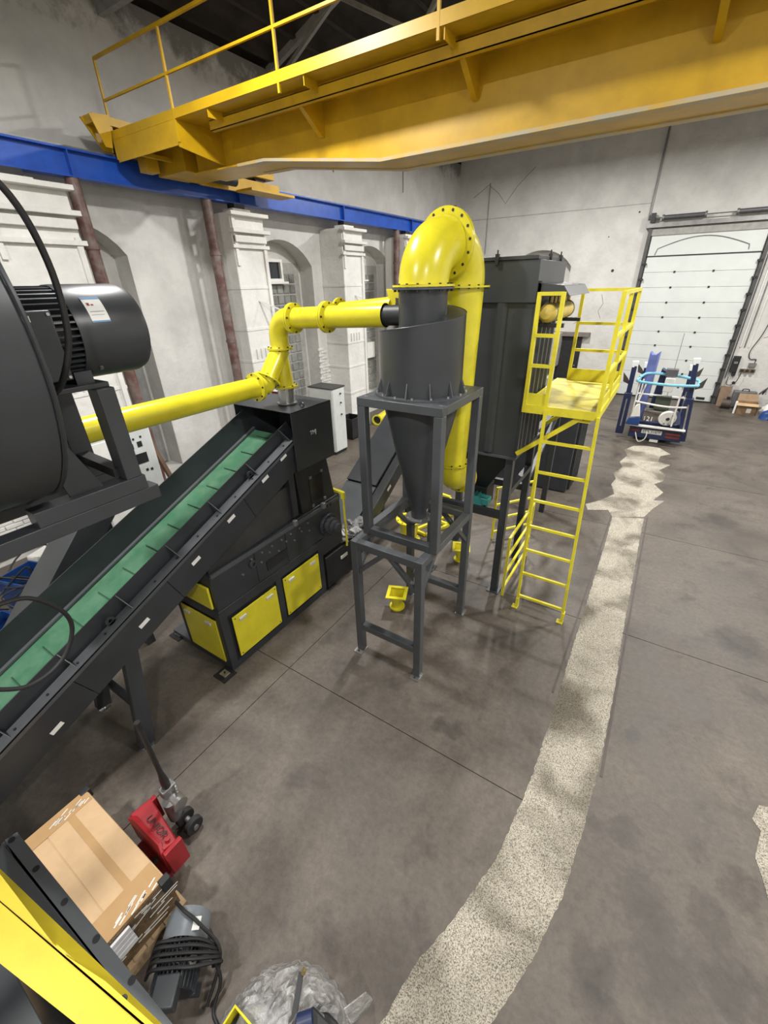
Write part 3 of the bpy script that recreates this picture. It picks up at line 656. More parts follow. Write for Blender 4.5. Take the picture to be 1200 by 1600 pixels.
# ================================================================ INFEED CONVEYOR
t = thing('belt_conveyor', 'inclined dark grey conveyor with a green belt feeding the shredder', 'conveyor', (-3.86, 1.5, 0))
sl = math.atan2(2.40 - 1.02, 3.35 - 0.03); u_ = V((0, math.cos(sl), math.sin(sl))); n_ = V((0, -math.sin(sl), math.cos(sl)))
O = V((0, 0.03, 1.02))      # top edge of side channel, at x = 0
def cp(x, s, h): return V((x, 0, 0)) + O + u_ * s + n_ * h
S0, S1 = -1.9, 3.78
def cbox(x0, x1, s0, s1, h0, h1): return MB().hexa([cp(x0, s0, h0), cp(x1, s0, h0), cp(x1, s1, h0), cp(x0, s1, h0), cp(x0, s0, h1), cp(x1, s0, h1), cp(x1, s1, h1), cp(x0, s1, h1)])
H = 0.335
pl = [S0, -0.7, 0.6, 1.62, 2.72, S1 - 0.18]
for k in range(5):
    p = cbox(-3.462, -3.45, pl[k] + 0.003, pl[k + 1] - 0.003, -H, 0).build('side_panel', dark, t)
    cbox(-4.342, -4.330, pl[k] + 0.003, pl[k + 1] - 0.003, -H, 0).build('side_panel', dark, t)
for (y, z) in ((3.2, 2.28), (2.89, 2.13), (2.36, 1.88), (1.87, 1.64), (1.24, 1.33), (0.37, 0.9)):
    s = (V((0, y, z)) - O).dot(u_); h = (V((0, y, z)) - O).dot(n_)
    cbox(-3.45, -3.447, s - 0.052, s + 0.052, h - 0.02, h + 0.02).build('warning_label', sticker, t, smooth=False)
for x0, x1 in ((-3.56, -3.44), (-4.345, -4.30)):
    cbox(x0, x1, S0, S1 - 0.15, 0.0, 0.012).build('top_flange', frame_m, t)
    cbox(x1 - 0.012 if x0 > -4 else x0, x1 if x0 > -4 else x0 + 0.012, S0, S1 - .15, -0.035, 0.018).build('edge_trim', frame_m, t)
cbox(-3.60, -3.59, S0, S1, -0.06, 0.155).build('side_wall', dark, t)
cbox(-4.30, -4.29, S0, S1, -0.06, 0.22).build('side_wall', dark, t)
cbox(-4.29, -4.25, S0, S1, -0.065, -0.045).build('skirt_rail', frame_m, t)
cbox(-3.615, -3.60, S0, S1, -0.07, -0.05).build('skirt_rail', frame_m, t)
for k in range(10):
    s = S0 + 0.25 + k * 0.585
    MB().prism([cp(-3.59, s, 0.012), cp(-3.47, s, 0.012), cp(-3.59, s, 0.15)], u_ * 0.008).build('gusset', dark, t)
bo = MB()
for k in range(20): bo.cyl(cp(-3.50, S0 + 0.1 + k * 0.28, 0.012), cp(-3.50, S0 + 0.1 + k * 0.28, 0.022), 0.011, n=6)
bo.build('bolt_row', black, t, kind='stuff')
bl = cbox(-4.285, -3.605, S0, S1 - 0.02, -0.085, -0.075).build('belt', belt_m, t, smooth=False)
for k in range(19):
    s = S0 + 0.12 + k * 0.302
    cbox(-4.12, -3.76, s - 0.004, s + 0.004, -0.075, -0.064).build('belt_cleat', mat('cleat_green', (0.022, 0.07, 0.04), 0.5), bl, smooth=False)
cbox(-4.29, -3.46, S0, S1 - .2, -0.30, -0.28).build('return_pan', black, t)
for s in (1.1, 2.98):
    for x in (-3.56,):
        e = MB().ring(cp(x + 0.03, s, 0.05), (1, 0, 0), 0.018, 0.042, 0.014, 18).build('lifting_eye', dark, t)
        cbox(x + .023, x + .037, s - .042, s + .042, 0.008, 0.03).build('eye_base', dark, e)
cbox(-3.54, -3.48, -0.52, -0.38, 0.012, 0.075).build('end_block', frame_m, t)
for x, xb in ((-3.50, -3.44), (-4.20, -4.26)):
    z1 = 0.72
    MB().bar((x, 1.06, 1.16), (xb, 0.87, 0.06), 0.08, 0.13, up=(0, 1, 0)).build('leg', dark, t)
    f = MB().cyl((xb, 0.87, 0.0), (xb, 0.87, 0.02), 0.055, n=16).build('levelling_foot', steel, t)
    MB().cyl((xb, 0.87, 0.02), (xb, 0.87, 0.08), 0.014, n=10).build('foot_stud', steel, f)
MB().bar((-4.22, 0.94, 0.5), (-3.47, 0.94, 0.5), 0.06, 0.06).build('leg_tie', dark, t)
MB().bar((-3.52, 3.30, 1.45), (-3.52, 3.30, 2.05), 0.09, 0.09).build('support_post', dark, t)
MB().bar((-4.2, 3.30, 1.45), (-4.2, 3.30, 2.05), 0.09, 0.09).build('support_post', dark, t)
MB().cyl(cp(-4.20, S1 - .12, -0.19), cp(-3.50, S1 - .12, -0.19), 0.1, n=20).build('head_drum', black, t)
# tail of conveyor standing on the floor outside the picture
for x in (-3.5, -4.2): MB().box(x - .05, x + .05, -1.62, -1.52, 0, 0.2).build('leg', dark, t)

# ================================================================ SHREDDER
t = thing('shredder', 'dark grey granulator with yellow base panels under the conveyor head', 'shredder', (-3.86, 2.9, 0))
X0, X1 = -4.26, -3.46
bs = MB()
PY = (1.95, 2.79, 3.60)
for x in (X0, X1 - 0.09):
    for y in PY: bs.box(x, x + .09, y, y + .09, 0.0, 0.86)
    for z in (0.0, 0.77):
        for q in range(2): bs.box(x, x + .09, PY[q] + .09, PY[q + 1], z, z + .09)
for z in (0.0, 0.77):
    for y in (1.95, 3.60): bs.box(X0 + .09, X1 - .09, y, y + .09, z, z + .09)
bs.build('base_frame', dark, t, smooth=False)
MB().box(X0 + .03, X1 - .03, 1.98, 3.66, 0.092, 0.768).build('base_core', black, t)
def panel_x(y0, y1, z0, z1):
    p = MB().box(X1 - 0.002, X1 + 0.014, y0, y1, z0, z1).build('yellow_panel', yel, t, bevel=0.003)
    for y in (y0 + .13, y1 - .13): MB().box(X1 + .014, X1 + .034, y - .052, y + .052, z1 - .095, z1 - .055).build('panel_handle', handle_m, p, bevel=0.006)
    for y in (y0 + .03, y1 - .03):
        for z in (z0 + .03, z1 - .03): MB().cyl((X1 + .014, y, z), (X1 + .019, y, z), 0.008, n=8).build('screw', black, p)
panel_x(2.09, 2.77, 0.125, 0.715); panel_x(2.90, 3.58, 0.135, 0.73)
p = MB().box(X0 + .09, X1 - .09, 1.936, 1.952, 0.11, 0.735).build('yellow_panel', yel, t, bevel=0.003)
for x in (X0 + .2, X1 - .22): MB().box(x - .05, x + .05, 1.916, 1.936, 0.645, 0.685).build('panel_handle', handle_m, p, bevel=0.006)
MB().box(X0 + .05, X1 - .05, 1.925, 1.95, 0.935, 1.22).build('yellow_panel', yel, t, bevel=0.003)
MB().box(X0 - .01, X1 + .01, 1.95, 3.70, 0.86, 0.90).build('base_top', dark, t, bevel=0.004)
# cutting chamber
MB().prism([(X1, 1.96, 0.90), (X1, 4.15, 0.90), (X1, 4.15, 1.42), (X1, 3.45, 1.42), (X1, 1.96, 1.36)], (X0 - X1, 0, 0)).build('chamber', dark, t, bevel=0.006)
MB().box(X0, X1, 3.69, 4.15, 0.62, 0.90).build('chamber_lower', dark, t, bevel=0.006)
MB().prism([(X1 - .06, 2.0, 1.36), (X1 - .06, 3.35, 1.42), (X1 - .06, 3.35, 1.86), (X1 - .06, 3.1, 1.86), (X1 - .06, 2.0, 1.42)], (-0.68, 0, 0)).build('sloping_guard', mat('guard_dusty', (0.045, 0.044, 0.043), 0.5, var=0.2, scale=2), t)
for y in (2.55, 3.05): MB().box(X1 - .02, X1 + .012, y, y + .02, 0.92, 1.36).build('chamber_rib', dark, t)
MB().box(X1 - .01, X1 + .015, 1.97, 4.14, 1.34, 1.385).build('split_flange', frame_m, t)
wdw = MB().box(X1 - .005, X1 + .012, 2.70, 3.05, 0.99, 1.12).build('inspection_slot', black, t)
bo = MB()
for k in range(9): bo.cyl((X1, 2.35 + k * .14, 1.16 + (k % 2) * .06), (X1 + .018, 2.35 + k * .14, 1.16 + (k % 2) * .06), 0.013, n=6)
for k in range(7): bo.cyl((X1, 2.5 + k * .16, 1.28), (X1 + .018, 2.5 + k * .16, 1.28), 0.013, n=6)
bo.build('bolt_group', steel_d, t, kind='stuff')
bw = MB().cyl((X1, 3.84, 1.07), (X1 + .05, 3.84, 1.07), 0.165, n=32).build('bearing_flange', dark, t, bevel=0.004)
MB().lathe((X1 + .05, 3.84, 1.07), [(0.12, 0), (0.12, .06), (0.085, .065), (0.085, .12), (0.06, .125), (0.06, .17), (0, .172)], 32, (1, 0, 0)).build('bearing_cap', dark2, bw)
MB().bolts((X1 + .055, 3.84, 1.07), (1, 0, 0), 0.142, 8, 0.012, 0.03).build('bolt_ring', black, bw, kind='stuff')
for y, z in ((3.9, 1.36), (2.5, 1.22)):
    MB().ring((X1 + .03, y, z), (1, 0, 0), 0.022, 0.046, 0.02, 18).build('lifting_eye', dark2, t)
for y in (3.2, 3.75): MB().box(X1, X1 + .05, y, y + .05, 1.36, 1.44).build('latch', steel_d, t, bevel=0.004)
# chute neck with window
MB().prism([(X1 - .02, 3.42, 1.42), (X1 - .02, 4.08, 1.42), (X1 - .02, 3.97, 2.02), (X1 - .02, 3.38, 2.02)], (X0 - X1 + .04, 0, 0)).build('chute_neck', black, t, bevel=0.005)
gl = MB().box(X1 - .022, X1 - .012, 3.60, 3.85, 1.50, 1.84).build('sight_window', mat('sight_glass', (0.02, 0.017, 0.015), 0.12), t)
for y, z in ((3.62, 1.86), (3.84, 1.88), (3.62, 1.46), (3.86, 1.47)): MB().box(X1 - .02, X1 + .0, y - .018, y + .018, z - .018, z + .018).build('window_clip', steel_d, gl)
# hood
HX0, HX1, HY0, HY1, HZ0, HZ1 = -4.37, -3.42, 3.37, 4.08, 2.04, 2.75
hd = MB()
hd.box(HX1 - .006, HX1, HY0, HY1, HZ0, HZ1); hd.box(HX0, HX0 + .006, HY0, HY1, HZ0, HZ1); hd.box(HX0, HX1, HY1 - .006, HY1, HZ0, HZ1)
ho = hd.build('hood', dark2, t, smooth=False)
MB().box(HX0, HX1, HY0, HY1, HZ1 - .006, HZ1).build('hood_lid', dark, ho)
MB().box(HX0, HX1, 3.55, HY1, HZ0 - .01, HZ0).build('hood_floor', black, ho)
e = MB().ring((-3.47, 3.62, HZ1 + .035), (0, 1, 0), 0.017, 0.036, 0.012, 18).build('lifting_eye', dark2, ho)
text_obj('hood_sticker', 'TMJ', 0.07, (HX1 + .002, 3.71, 2.44), (0, 1, 0), (0, 0, 1), sticker, ho, 0.001)
# feet
for x, y in ((-4.55, 1.98), (-3.50, 1.86), (-3.52, 3.80)):
    f = MB().box(x - .1, x + .1, y - .09, y + .09, 0, 0.012).build('anchor_pad', rubber, t)
    MB().box(x - .05, x + .05, y - .04, y + .04, 0.012, 0.03).build('foot_plate', steel, f, bevel=0.003)
    MB().cyl((x, y, 0.03), (x, y, 0.045), 0.012, n=6).build('foot_bolt', black, f)
MB().box(-4.62, X0, 1.95, 2.3, 0.03, 0.08).build('motor_base', frame_m, t, bevel=0.004)
MB().bar((-3.40, 4.17, 0.55), (-3.40, 4.17, 1.43), 0.02, 0.02).build('yellow_lever', yel_m, t)
MB().bar((-3.62, 4.17, 1.45), (-3.40, 4.17, 1.43), 0.05, 0.03).build('yellow_lever', yel_m, t)
MB().box(-3.43, -3.38, 4.15, 4.19, 1.34, 1.44).build('yellow_lever', yel_m, t)

# ================================================================ OUTFEED CONVEYOR (behind)
t = thing('outfeed_conveyor', 'dark covered conveyor rising behind the shredder and cyclone', 'conveyor', (-3.7, 5.0, 0))
MB().prism([(-3.44, 3.72, 0.04), (-3.44, 4.55, 0.04), (-3.44, 4.9, 0.28), (-3.44, 4.7, 0.56), (-3.44, 3.72, 0.56)], (-0.55, 0, 0)).build('tail_box', black, t, bevel=0.005)
MB().box(-3.44, -3.425, 4.05, 4.2, 0.36, 0.41).build('warning_label', sticker, t)
a, b = V((-3.5, 4.5, 0.42)), V((-3.5, 6.9, 1.90)); dd = (b - a).normalized(); nn = V((0, -dd.z, dd.y)); L = (b - a).length
def ob(x0, x1, s0, s1, h0, h1):
    q = lambda x, s, h: V((x, 0, 0)) + V((0, a.y, a.z)) + dd * s + nn * h
    return MB().hexa([q(x0, s0, h0), q(x1, s0, h0), q(x1, s1, h0), q(x0, s1, h0), q(x0, s0, h1), q(x1, s0, h1), q(x1, s1, h1), q(x0, s1, h1)])
ob(-4.18, -3.46, 0, L, -0.14, 0.06).build('trough', black, t, bevel=0.004)
ob(-3.46, -3.44, 0, L, -0.16, 0.07).build('side_rail', dark, t)
ob(-4.20, -4.18, 0, L, -0.16, 0.08).build('side_rail', dark, t)
ob(-3.44, -3.436, 1.04, 1.16, -0.05, 0.0).build('warning_label', sticker, t)
ob(-4.20, -3.60, 0.10, 0.98, 0.085, 0.10).build('lower_cover', frame_m, t)
ob(-4.20, -3.60, 1.0, L + .1, 0.10, 0.13).build('upper_cover', dark2, t)
for x in (-3.52, -4.12): MB().box(x - .04, x + .04, 6.2, 6.28, 0, 1.32).build('leg', dark, t)
o = MB()
random.seed(3)
for k in range(26):
    p = V((-3.6 + random.uniform(-.13, .16), 4.45 + random.uniform(-.25, .3), 0.58 + random.uniform(0, .08)))
    o.obox(p, V((random.uniform(.03, .09), random.uniform(-.05, .05), random.uniform(-.04, .04))), V((random.uniform(-.04, .04), random.uniform(.03, .09), random.uniform(-.04, .04))), V((0, 0, random.uniform(.01, .03))))
tag(o.build('plastic_wrap', mat('dusty_film', (0.30, 0.30, 0.29), 0.2, var=0.4, scale=20), bevel=0.01), 'crumpled grey plastic film on the outfeed conveyor tail', 'plastic film')

# ================================================================ SUCTION DUCTS
t = thing('suction_duct', 'bright yellow flanged suction pipework from shredder hood to cyclone', 'duct', (-3.77, 3.69, 2.75))
X, Y = -3.77, 3.69
c = MB().cyl((X, Y, 2.755), (X, Y, 2.95), 0.098, n=32).build('steel_collar', steel, t)
MB().ring((X, Y, 2.765), (0, 0, 1), 0.098, 0.118, 0.014, 32).build('collar_flange', steel, c)
MB().bar((X - .09, Y - .05, 2.88), (X - .15, Y - .09, 2.89), 0.03, 0.02).build('damper_knob', red, c)
def flange(c, d, ri, n=8, ro=None, th=0.02, par=None, m_=None):
    ro = ro or ri + 0.045
    f = MB().ring(c, d, ri - .003, ro, th, 36).build('flange', m_ or yel, par or t)
    MB().bolts(c, d, (ri + ro) / 2 + .004, n, 0.010, th + 0.022).build('bolt_ring', black, f, kind='stuff')
    return f
flange((X, Y, 2.96), (0, 0, 1), 0.105)
MB().cyl((X, Y, 2.96), (X, Y, 3.37), 0.105, 0.075, 32).build('straight_branch', yel, t)
br0, br1 = V((X, Y, 3.37)), V((X, 3.43, 3.08))
MB().cyl(br1, br0, 0.105, 0.105, 32).build('angled_branch', yel, t)
dbr = (br0 - br1).normalized()
flange(br1, dbr, 0.105)
el = spline([br1, br1 - dbr * 0.07, V((X, 3.33, 3.035)), V((X, 3.27, 3.03))], 6)
MB().tube(el, 0.105, 32, False).build('elbow', yel, t)
flange((X, 3.26, 3.03), (0, 1, 0), 0.108); flange((X, 3.235, 3.03), (0, 1, 0), 0.108)
MB().cyl((X, 3.25, 3.03), (X, 0.72, 3.03), 0.106, n=36).build('long_pipe', yel, t)
flange((X, Y, 3.385), (0, 0, 1), 0.105)
MB().tube([V((X, Y, 3.38)), V((X, Y, 3.50))] + [V(p) for p in arc((X + .2, Y, 3.50), (-1, 0, 0), (0, 0, 1), 0.2, 12)] + [V((X + .24, Y, 3.70))], 0.108, 36, False).build('elbow', yel, t)
flange((X + .25, Y, 3.70), (1, 0, 0), 0.108); flange((X + .275, Y, 3.70), (1, 0, 0), 0.108)
MB().cyl((X + .26, Y, 3.70), (-2.33, Y, 3.745), 0.105, n=36, cap=False).build('inlet_pipe', yel, t)
flange((-3.03, Y, 3.718), (1, 0, 0), 0.105); flange((-3.055, Y, 3.718), (1, 0, 0), 0.105)
MB().cyl((-2.6, Y, 3.735), (-2.331, Y, 3.7445), 0.101, n=36).build('pipe_mouth', rubber, t)
t = thing('return_duct', 'second yellow pipe behind the inlet pipe, ending in a flared mouth', 'duct', (-3.0, 3.98, 3.7))
MB().cyl((-3.15, 3.98, 3.74), (-2.42, 3.98, 3.80), 0.098, n=32).build('pipe', yel, t)
flange((-3.10, 3.98, 3.745), (1, 0, 0), 0.1)
MB().prism([(-2.42, 3.92, 3.80), (-2.30, 3.92, 3.80), (-2.28, 3.92, 3.96), (-2.47, 3.92, 3.96)], (0, 0.12, 0)).build('flared_mouth', yel, t, bevel=0.004)

# ================================================================ CYCLONE
t = thing('cyclone_stand', 'grey steel frame of two stacked sections carrying the cyclone', 'frame', (-1.93, 3.65, 0))
def legbox(x, y, z0, z1, w=0.085): return MB().box(x, x + w, y, y + w, z0, z1)
LX0, LX1, LY0, LY1 = -2.40, -1.53, 3.0, 4.30; W = 0.085
for x in (LX0, LX1 - W):
    for y in (LY0, LY1 - W):
        legbox(x, y, 0.012, 1.6).build('leg', frame_m, t, bevel=0.006)
        sy = -1 if y < 3.5 else 1
        f = MB().box(x - .015, x + W + .015, (y - .06) if sy < 0 else y, (y + W) if sy < 0 else (y + W + .06), 0, 0.012).build('foot_plate', steel, t)
        MB().cyl((x + W / 2, y - .03 if sy < 0 else y + W + .03, .012), (x + W / 2, y - .03 if sy < 0 else y + W + .03, .03), 0.012, n=6).build('foot_bolt', black, f)
for y in (LY0, LY1 - W): MB().box(LX0 + W, LX1 - W, y, y + W, 1.6 - W, 1.6).build('lower_top_rail', frame_m, t, bevel=0.005)
for x in (LX0, LX1 - W): MB().box(x, x + W, LY0 + W, LY1 - W, 1.6 - W, 1.6).build('lower_top_rail', frame_m, t, bevel=0.005)
for y in (LY0, LY1 - W): MB().box(LX0 + W, LX1 - W, y, y + W, 0.36, 0.36 + .08).build('stretcher', frame_m, t, bevel=0.005)
for y in (LY0 + W / 2, LY1 - W / 2):
    for x0, x1 in ((LX0 + W * .6, LX0 + .42), (LX1 - W * .6, LX1 - .42)):
        MB().bar((x0, y, 1.18), (x1, y, 1.54), 0.05, 0.05, up=(0, 1, 0)).build('knee_brace', frame_m, t, bevel=0.004)
for x in (LX0 + W / 2, LX1 - W / 2):
    for y0, y1 in ((LY0 + W * .6, LY0 + .4), (LY1 - W * .6, LY1 - .4)):
        MB().bar((x, y0, 1.18), (x, y1, 1.54), 0.05, 0.05, up=(1, 0, 0)).build('knee_brace', frame_m, t, bevel=0.004)
UX0, UX1, UY0, UY1 = -2.365, -1.475, 3.20, 4.14
for x in (UX0, UX1 - W):
    for y in (UY0, UY1 - W): legbox(x, y, 1.6, 3.0).build('upper_post', frame_m, t, bevel=0.006)
for z0 in (1.6, 3.0):
    for y in (UY0, UY1 - W): MB().box(UX0 if z0 > 2 else UX0 + W, UX1 if z0 > 2 else UX1 - W, y, y + W, z0, z0 + .08).build('upper_rail', frame_m, t, bevel=0.005)
    for x in (UX0, UX1 - W): MB().box(x, x + W, UY0 + W, UY1 - W, z0, z0 + .08).build('upper_rail', frame_m, t, bevel=0.005)
tpl = MB()
tpl.box(UX0 + W, UX1 - W, UY0 + W, UY0 + .16, 3.06, 3.08); tpl.box(UX0 + W, UX1 - W, UY1 - .16, UY1 - W, 3.06, 3.08)
tpl.box(UX0 + W, UX0 + .14, UY0 + .16, UY1 - .16, 3.06, 3.08); tpl.box(UX1 - .14, UX1 - W, UY0 + .16, UY1 - .16, 3.06, 3.08)
tpl.build('top_plate', frame_m, t, smooth=False)

t = thing('cyclone_separator', 'dark grey cyclone separator with spiral top and tapering cone', 'cyclone', (-1.93, 3.67, 3.08))
cx, cy, R = -1.93, 3.67, 0.385
fl_ = MB().ring((cx, cy, 3.09), (0, 0, 1), 0.30, 0.445, 0.018, 56).build('base_flange', frame_m, t)
MB().bolts((cx, cy, 3.10), (0, 0, 1), 0.425, 16, 0.012, 0.03).build('bolt_ring', steel, fl_, kind='stuff')
for i in range(12):
    a = 2 * PI * i / 12 + .15; d = V((math.cos(a), math.sin(a), 0)); s = V((-d.y, d.x, 0)) * 0.004
    q = V((cx, cy, 3.1)) + d * R - s
    MB().prism([q, q + d * 0.045, q + V((0, 0, .13))], s * 2).build('rib', frame_m, t)
# body with helical roof
n = 96; vs2 = []; fs2 = []
def roof_z(i): return 3.585 + 0.30 * (i / n)
A0 = R_(160)
ro = 0.215
for i in range(n + 1):
    a = A0 + 2 * PI * i / n; c_, s_ = math.cos(a), math.sin(a); zt = roof_z(i)
    vs2 += [(cx + R * c_, cy + R * s_, 3.09), (cx + R * c_, cy + R * s_, zt), (cx + ro * c_, cy + ro * s_, zt + 0.0)]
for i in range(n):
    k = 3 * i; fs2 += [(k, k + 3, k + 4, k + 1), (k + 1, k + 4, k + 5, k + 2)]
fs2.append((1, 2, 3 * n + 2, 3 * n + 1))
MB().add(vs2, fs2).build('cylinder_body', dark2, t)
rim = [V((cx + R * math.cos(A0 + 2 * PI * i / n), cy + R * math.sin(A0 + 2 * PI * i / n), roof_z(i))) for i in range(n + 1)]
MB().tube(rim, 0.004, 6).build('roof_edge', frame_m, t)
MB().cyl((cx - .42, 3.69, 3.742), (cx - .05, 3.69, 3.755), 0.088, n=28).build('inlet_sleeve', black, t)
MB().box(cx - .40, cx - .05, 3.86, 4.04, 3.66, 3.84).build('inlet_box', dark, t)
ou = MB().cyl((cx, cy, 3.55), (cx, cy, 3.97), ro, n=56, cap=False).build('outlet_pipe', dark2, t)
MB().ring((cx, cy, 3.965), (0, 0, 1), ro, ro + .055, 0.016, 56).build('outlet_flange', frame_m, t)
MB().bolts((cx, cy, 3.965), (0, 0, 1), ro + .035, 16, 0.010, 0.05).build('bolt_ring', black, t, kind='stuff')
MB().lathe((cx, cy, 0), [(0.385, 3.09), (0.375, 3.0), (0.085, 1.78), (0.085, 1.70)], 56).build('cone', dark2, t)
cf = MB().ring((cx, cy, 1.70), (0, 0, 1), 0.08, 0.145, 0.02, 36).build('cone_flange', steel_d, t)
MB().bolts((cx, cy, 1.71), (0, 0, 1), 0.122, 8, 0.009, 0.03).build('bolt_ring', steel, cf, kind='stuff')

# big yellow outlet elbow run to the filter
t = thing('outlet_duct', 'large yellow double-elbow pipe from cyclone top down to the filter', 'duct', (-1.9, 4.33, 1.7))
r2 = 0.215; rb = 0.315; dirv = V((math.sin(R_(6)), math.cos(R_(6)), 0))
p0 = V((cx, cy, 3.985)); z_ = V((0, 0, 1))
flange(p0, (0, 0, 1), r2, 16, r2 + .055, 0.016, t)
MB().tube([p0] + [V(q) for q in arc(p0 + dirv * rb + z_ * 0.0, -dirv, z_, rb, 16)], r2, 48, False).build('first_elbow', yel, t)
p1 = p0 + dirv * rb + z_ * rb
f = MB().ring(p1 + dirv * .012, dirv, r2 - .01, r2 + .065, 0.02, 56).build('flange', yel, t)
mb = MB().bolts(p1 + dirv * .012, dirv, r2 + .038, 16, 0.013, 0.026); mb.build('bolt_hole', black, f, kind='stuff')
MB().ring(p1 + dirv * .036, dirv, r2 - .01, r2 + .065, 0.02, 56).build('flange', yel, t)
p1b = p1 + dirv * 0.045
MB().tube([V(q) for q in arc(p1b - z_ * (rb + .0), z_, dirv, rb, 16)] + [p1b + dirv * rb - z_ * (rb + .02)], r2, 48, False).build('second_elbow', yel, t)
p2 = p1b + dirv * rb - z_ * rb
flange(p2 + V((0, 0, -.02)), (0, 0, 1), r2, 16, r2 + .055, 0.016, t)
p3 = V((p2.x, p2.y, 2.14))
MB().cyl(p3, p2, 0.165, r2, 48, False).build('tapered_pipe', yel, t)
flange(p3, (0, 0, 1), 0.165, 12, 0.205, 0.016, t)
MB().tube([p3] + [V(q) for q in arc(p3 + V((0, .24, -.02)), (0, -1, 0), (0, 0, -1), 0.24, 12)], 0.165, 48, False).build('bottom_elbow', yel, t)
flange((p3.x, p3.y + .25, p3.z - .26), (0, 1, 0), 0.165, 12, 0.235, 0.018, t)
MB().cyl((p3.x, p3.y + .25, p3.z - .26), (p3.x, p3.y + .45, p3.z - .26), 0.16, n=32).build('stub', black, t)
# ================================================================ DUST FILTER
t = thing('dust_filter', 'tall dark grey bag-filter housing on legs behind the cyclone', 'dust filter', (-1.85, 5.5, 0))
FX0, FX1, FY0, FY1 = -2.45, -1.30, 4.94, 6.05
MB().box(FX0, FX1, FY0, FY1, 2.09, 3.83).build('body', dark2, t, bevel=0.006)
for x in (-2.0, -1.64): MB().prism([(x - .06, FY0, 2.12), (x - .03, FY0 - .035, 2.12), (x + .03, FY0 - .035, 2.12), (x + .06, FY0, 2.12)], (0, 0, 1.68)).build('front_rib', dark2, t)
for k in range(5):
    y = FY0 + .14 + k * .2; MB().prism([(FX1, y - .05, 2.12), (FX1 + .035, y - .025, 2.12), (FX1 + .035, y + .025, 2.12), (FX1, y + .05, 2.12)], (0, 0, 1.5)).build('side_rib', dark, t)
MB().box(FX1, FX1 + .03, FY0, FY0 + .05, 2.1, 3.8).build('corner_angle', dark2, t)
hd = MB().box(FX0 - .03, FX1 + .02, FY0 - .035, FY1 + .02, 3.80, 4.19).build('head_box', dark2, t, bevel=0.006)
lid = MB().box(FX0 - .05, FX1 + .0, FY0 - .05, FY1 + .0, 4.19, 4.225).build('lid', dark, hd, bevel=0.004)
for x, y in ((-2.1, FY0 - .05), (-1.72, FY0 - .05), (FX1, 5.35), (FX1, 5.82)):
    c = MB().box(x - .018, x + .018, y - .018, y + .018, 4.15, 4.25).build('lid_clamp', black, lid); MB().cyl((x, y, 4.25), (x, y, 4.285), 0.008, n=6).build('clamp_bolt', black, c)
MB().box(FX1 + .02, FX1 + .05, FY0 + .0, FY0 + .04, 3.84, 4.0).build('corner_clip', dark, hd)
MB().prism([(FX1, FY0, 3.86), (FX1, FY0, 3.985), (-1.03, FY0, 3.955), (-0.96, FY0, 3.86)], (0, 1.12, 0)).build('canopy', dark2, t, bevel=0.004)
mf = MB().lathe((-1.17, 4.97, 3.70), [(0, -0.03), (0.055, -0.02), (0.085, 0.02), (0.092, 0.06), (0.092, 1.0), (0.085, 1.04), (0.055, 1.08), (0, 1.09)], 28, (0, 1, 0)).build('air_manifold', mat('manifold_cream', (0.62, 0.47, 0.10), 0.4), t)
for k in range(6):
    y = 5.10 + k * .17
    v = MB().cyl((-1.17, y, 3.78), (-1.17, y, 3.86), 0.022, n=12).build('valve_stem', mat('brass', (0.42, 0.33, 0.14), 0.35, 0.6), mf)
    MB().cyl((-1.17, y, 3.86), (-1.17, y, 3.895), 0.038, n=12).build('valve_head', mat('brass', (0.42, 0.33, 0.14)), v)
for y in (5.08, 5.9): MB().ring((-1.17, y, 3.70), (0, 1, 0), 0.09, 0.099, 0.03, 28).build('strap', steel_d, mf)
MB().bar((-1.17, 6.04, 3.70), (-1.17, 6.12, 3.70), 0.03).build('drain_tap', black, mf)
MB().box(FX1, -1.0, 5.95, 6.0, 3.56, 3.60).build('manifold_bracket', black, t); MB().box(FX1, -1.0, 5.05, 5.1, 3.56, 3.60).build('manifold_bracket', black, t)
MB().box(FX0 - .03, FX1 + .03, FY0 - .03, FY1 + .03, 2.07, 2.095).build('hopper_flange', frame_m, t)
hz = 1.42; hx, hy = -1.88, 5.5
MB().hexa([(hx - .14, hy - .14, hz), (hx + .14, hy - .14, hz), (hx + .14, hy + .14, hz), (hx - .14, hy + .14, hz), (FX0 + .02, FY0 + .02, 2.07), (FX1 - .02, FY0 + .02, 2.07), (FX1 - .02, FY1 - .02, 2.07), (FX0 + .02, FY1 - .02, 2.07)]).build('hopper', black, t)
rv = MB().box(hx - .16, hx + .16, hy - .16, hy + .16, 1.10, 1.42).build('rotary_valve', black, t, bevel=0.01)
gm = MB().cyl((hx + .05, hy - .34, 1.23), (hx + .05, hy - .05, 1.23), 0.105, n=24).build('gear_motor', teal, t)
for k in range(14):
    a = 2 * PI * k / 14; d = V((math.cos(a), 0, math.sin(a)))
    MB().obox(V((hx + .05, hy - .2, 1.23)) + d * .11, d * .014, V((0, .1, 0)), d.cross(V((0, 1, 0))) * .004).build('motor_fin', teal, gm, smooth=False)
MB().box(hx - .08, hx + .18, hy - .36, hy - .1, 1.09, 1.12).build('motor_foot', teal, gm)
MB().box(hx + .12, hx + .24, hy - .32, hy - .16, 1.22, 1.32).build('terminal_box', teal, gm, bevel=0.01)
lw = .095
for x in (FX0, FX1 - lw):
    for y in (FY0, FY1 - lw):
        MB().box(x, x + lw, y, y + lw, 0.012, 2.07).build('leg', dark2 if y < 5.5 else dark, t, bevel=0.005)
        MB().box(x - .04, x + lw + .04, y - .04, y + lw + .04, 0, 0.012).build('foot_plate', dark, t)
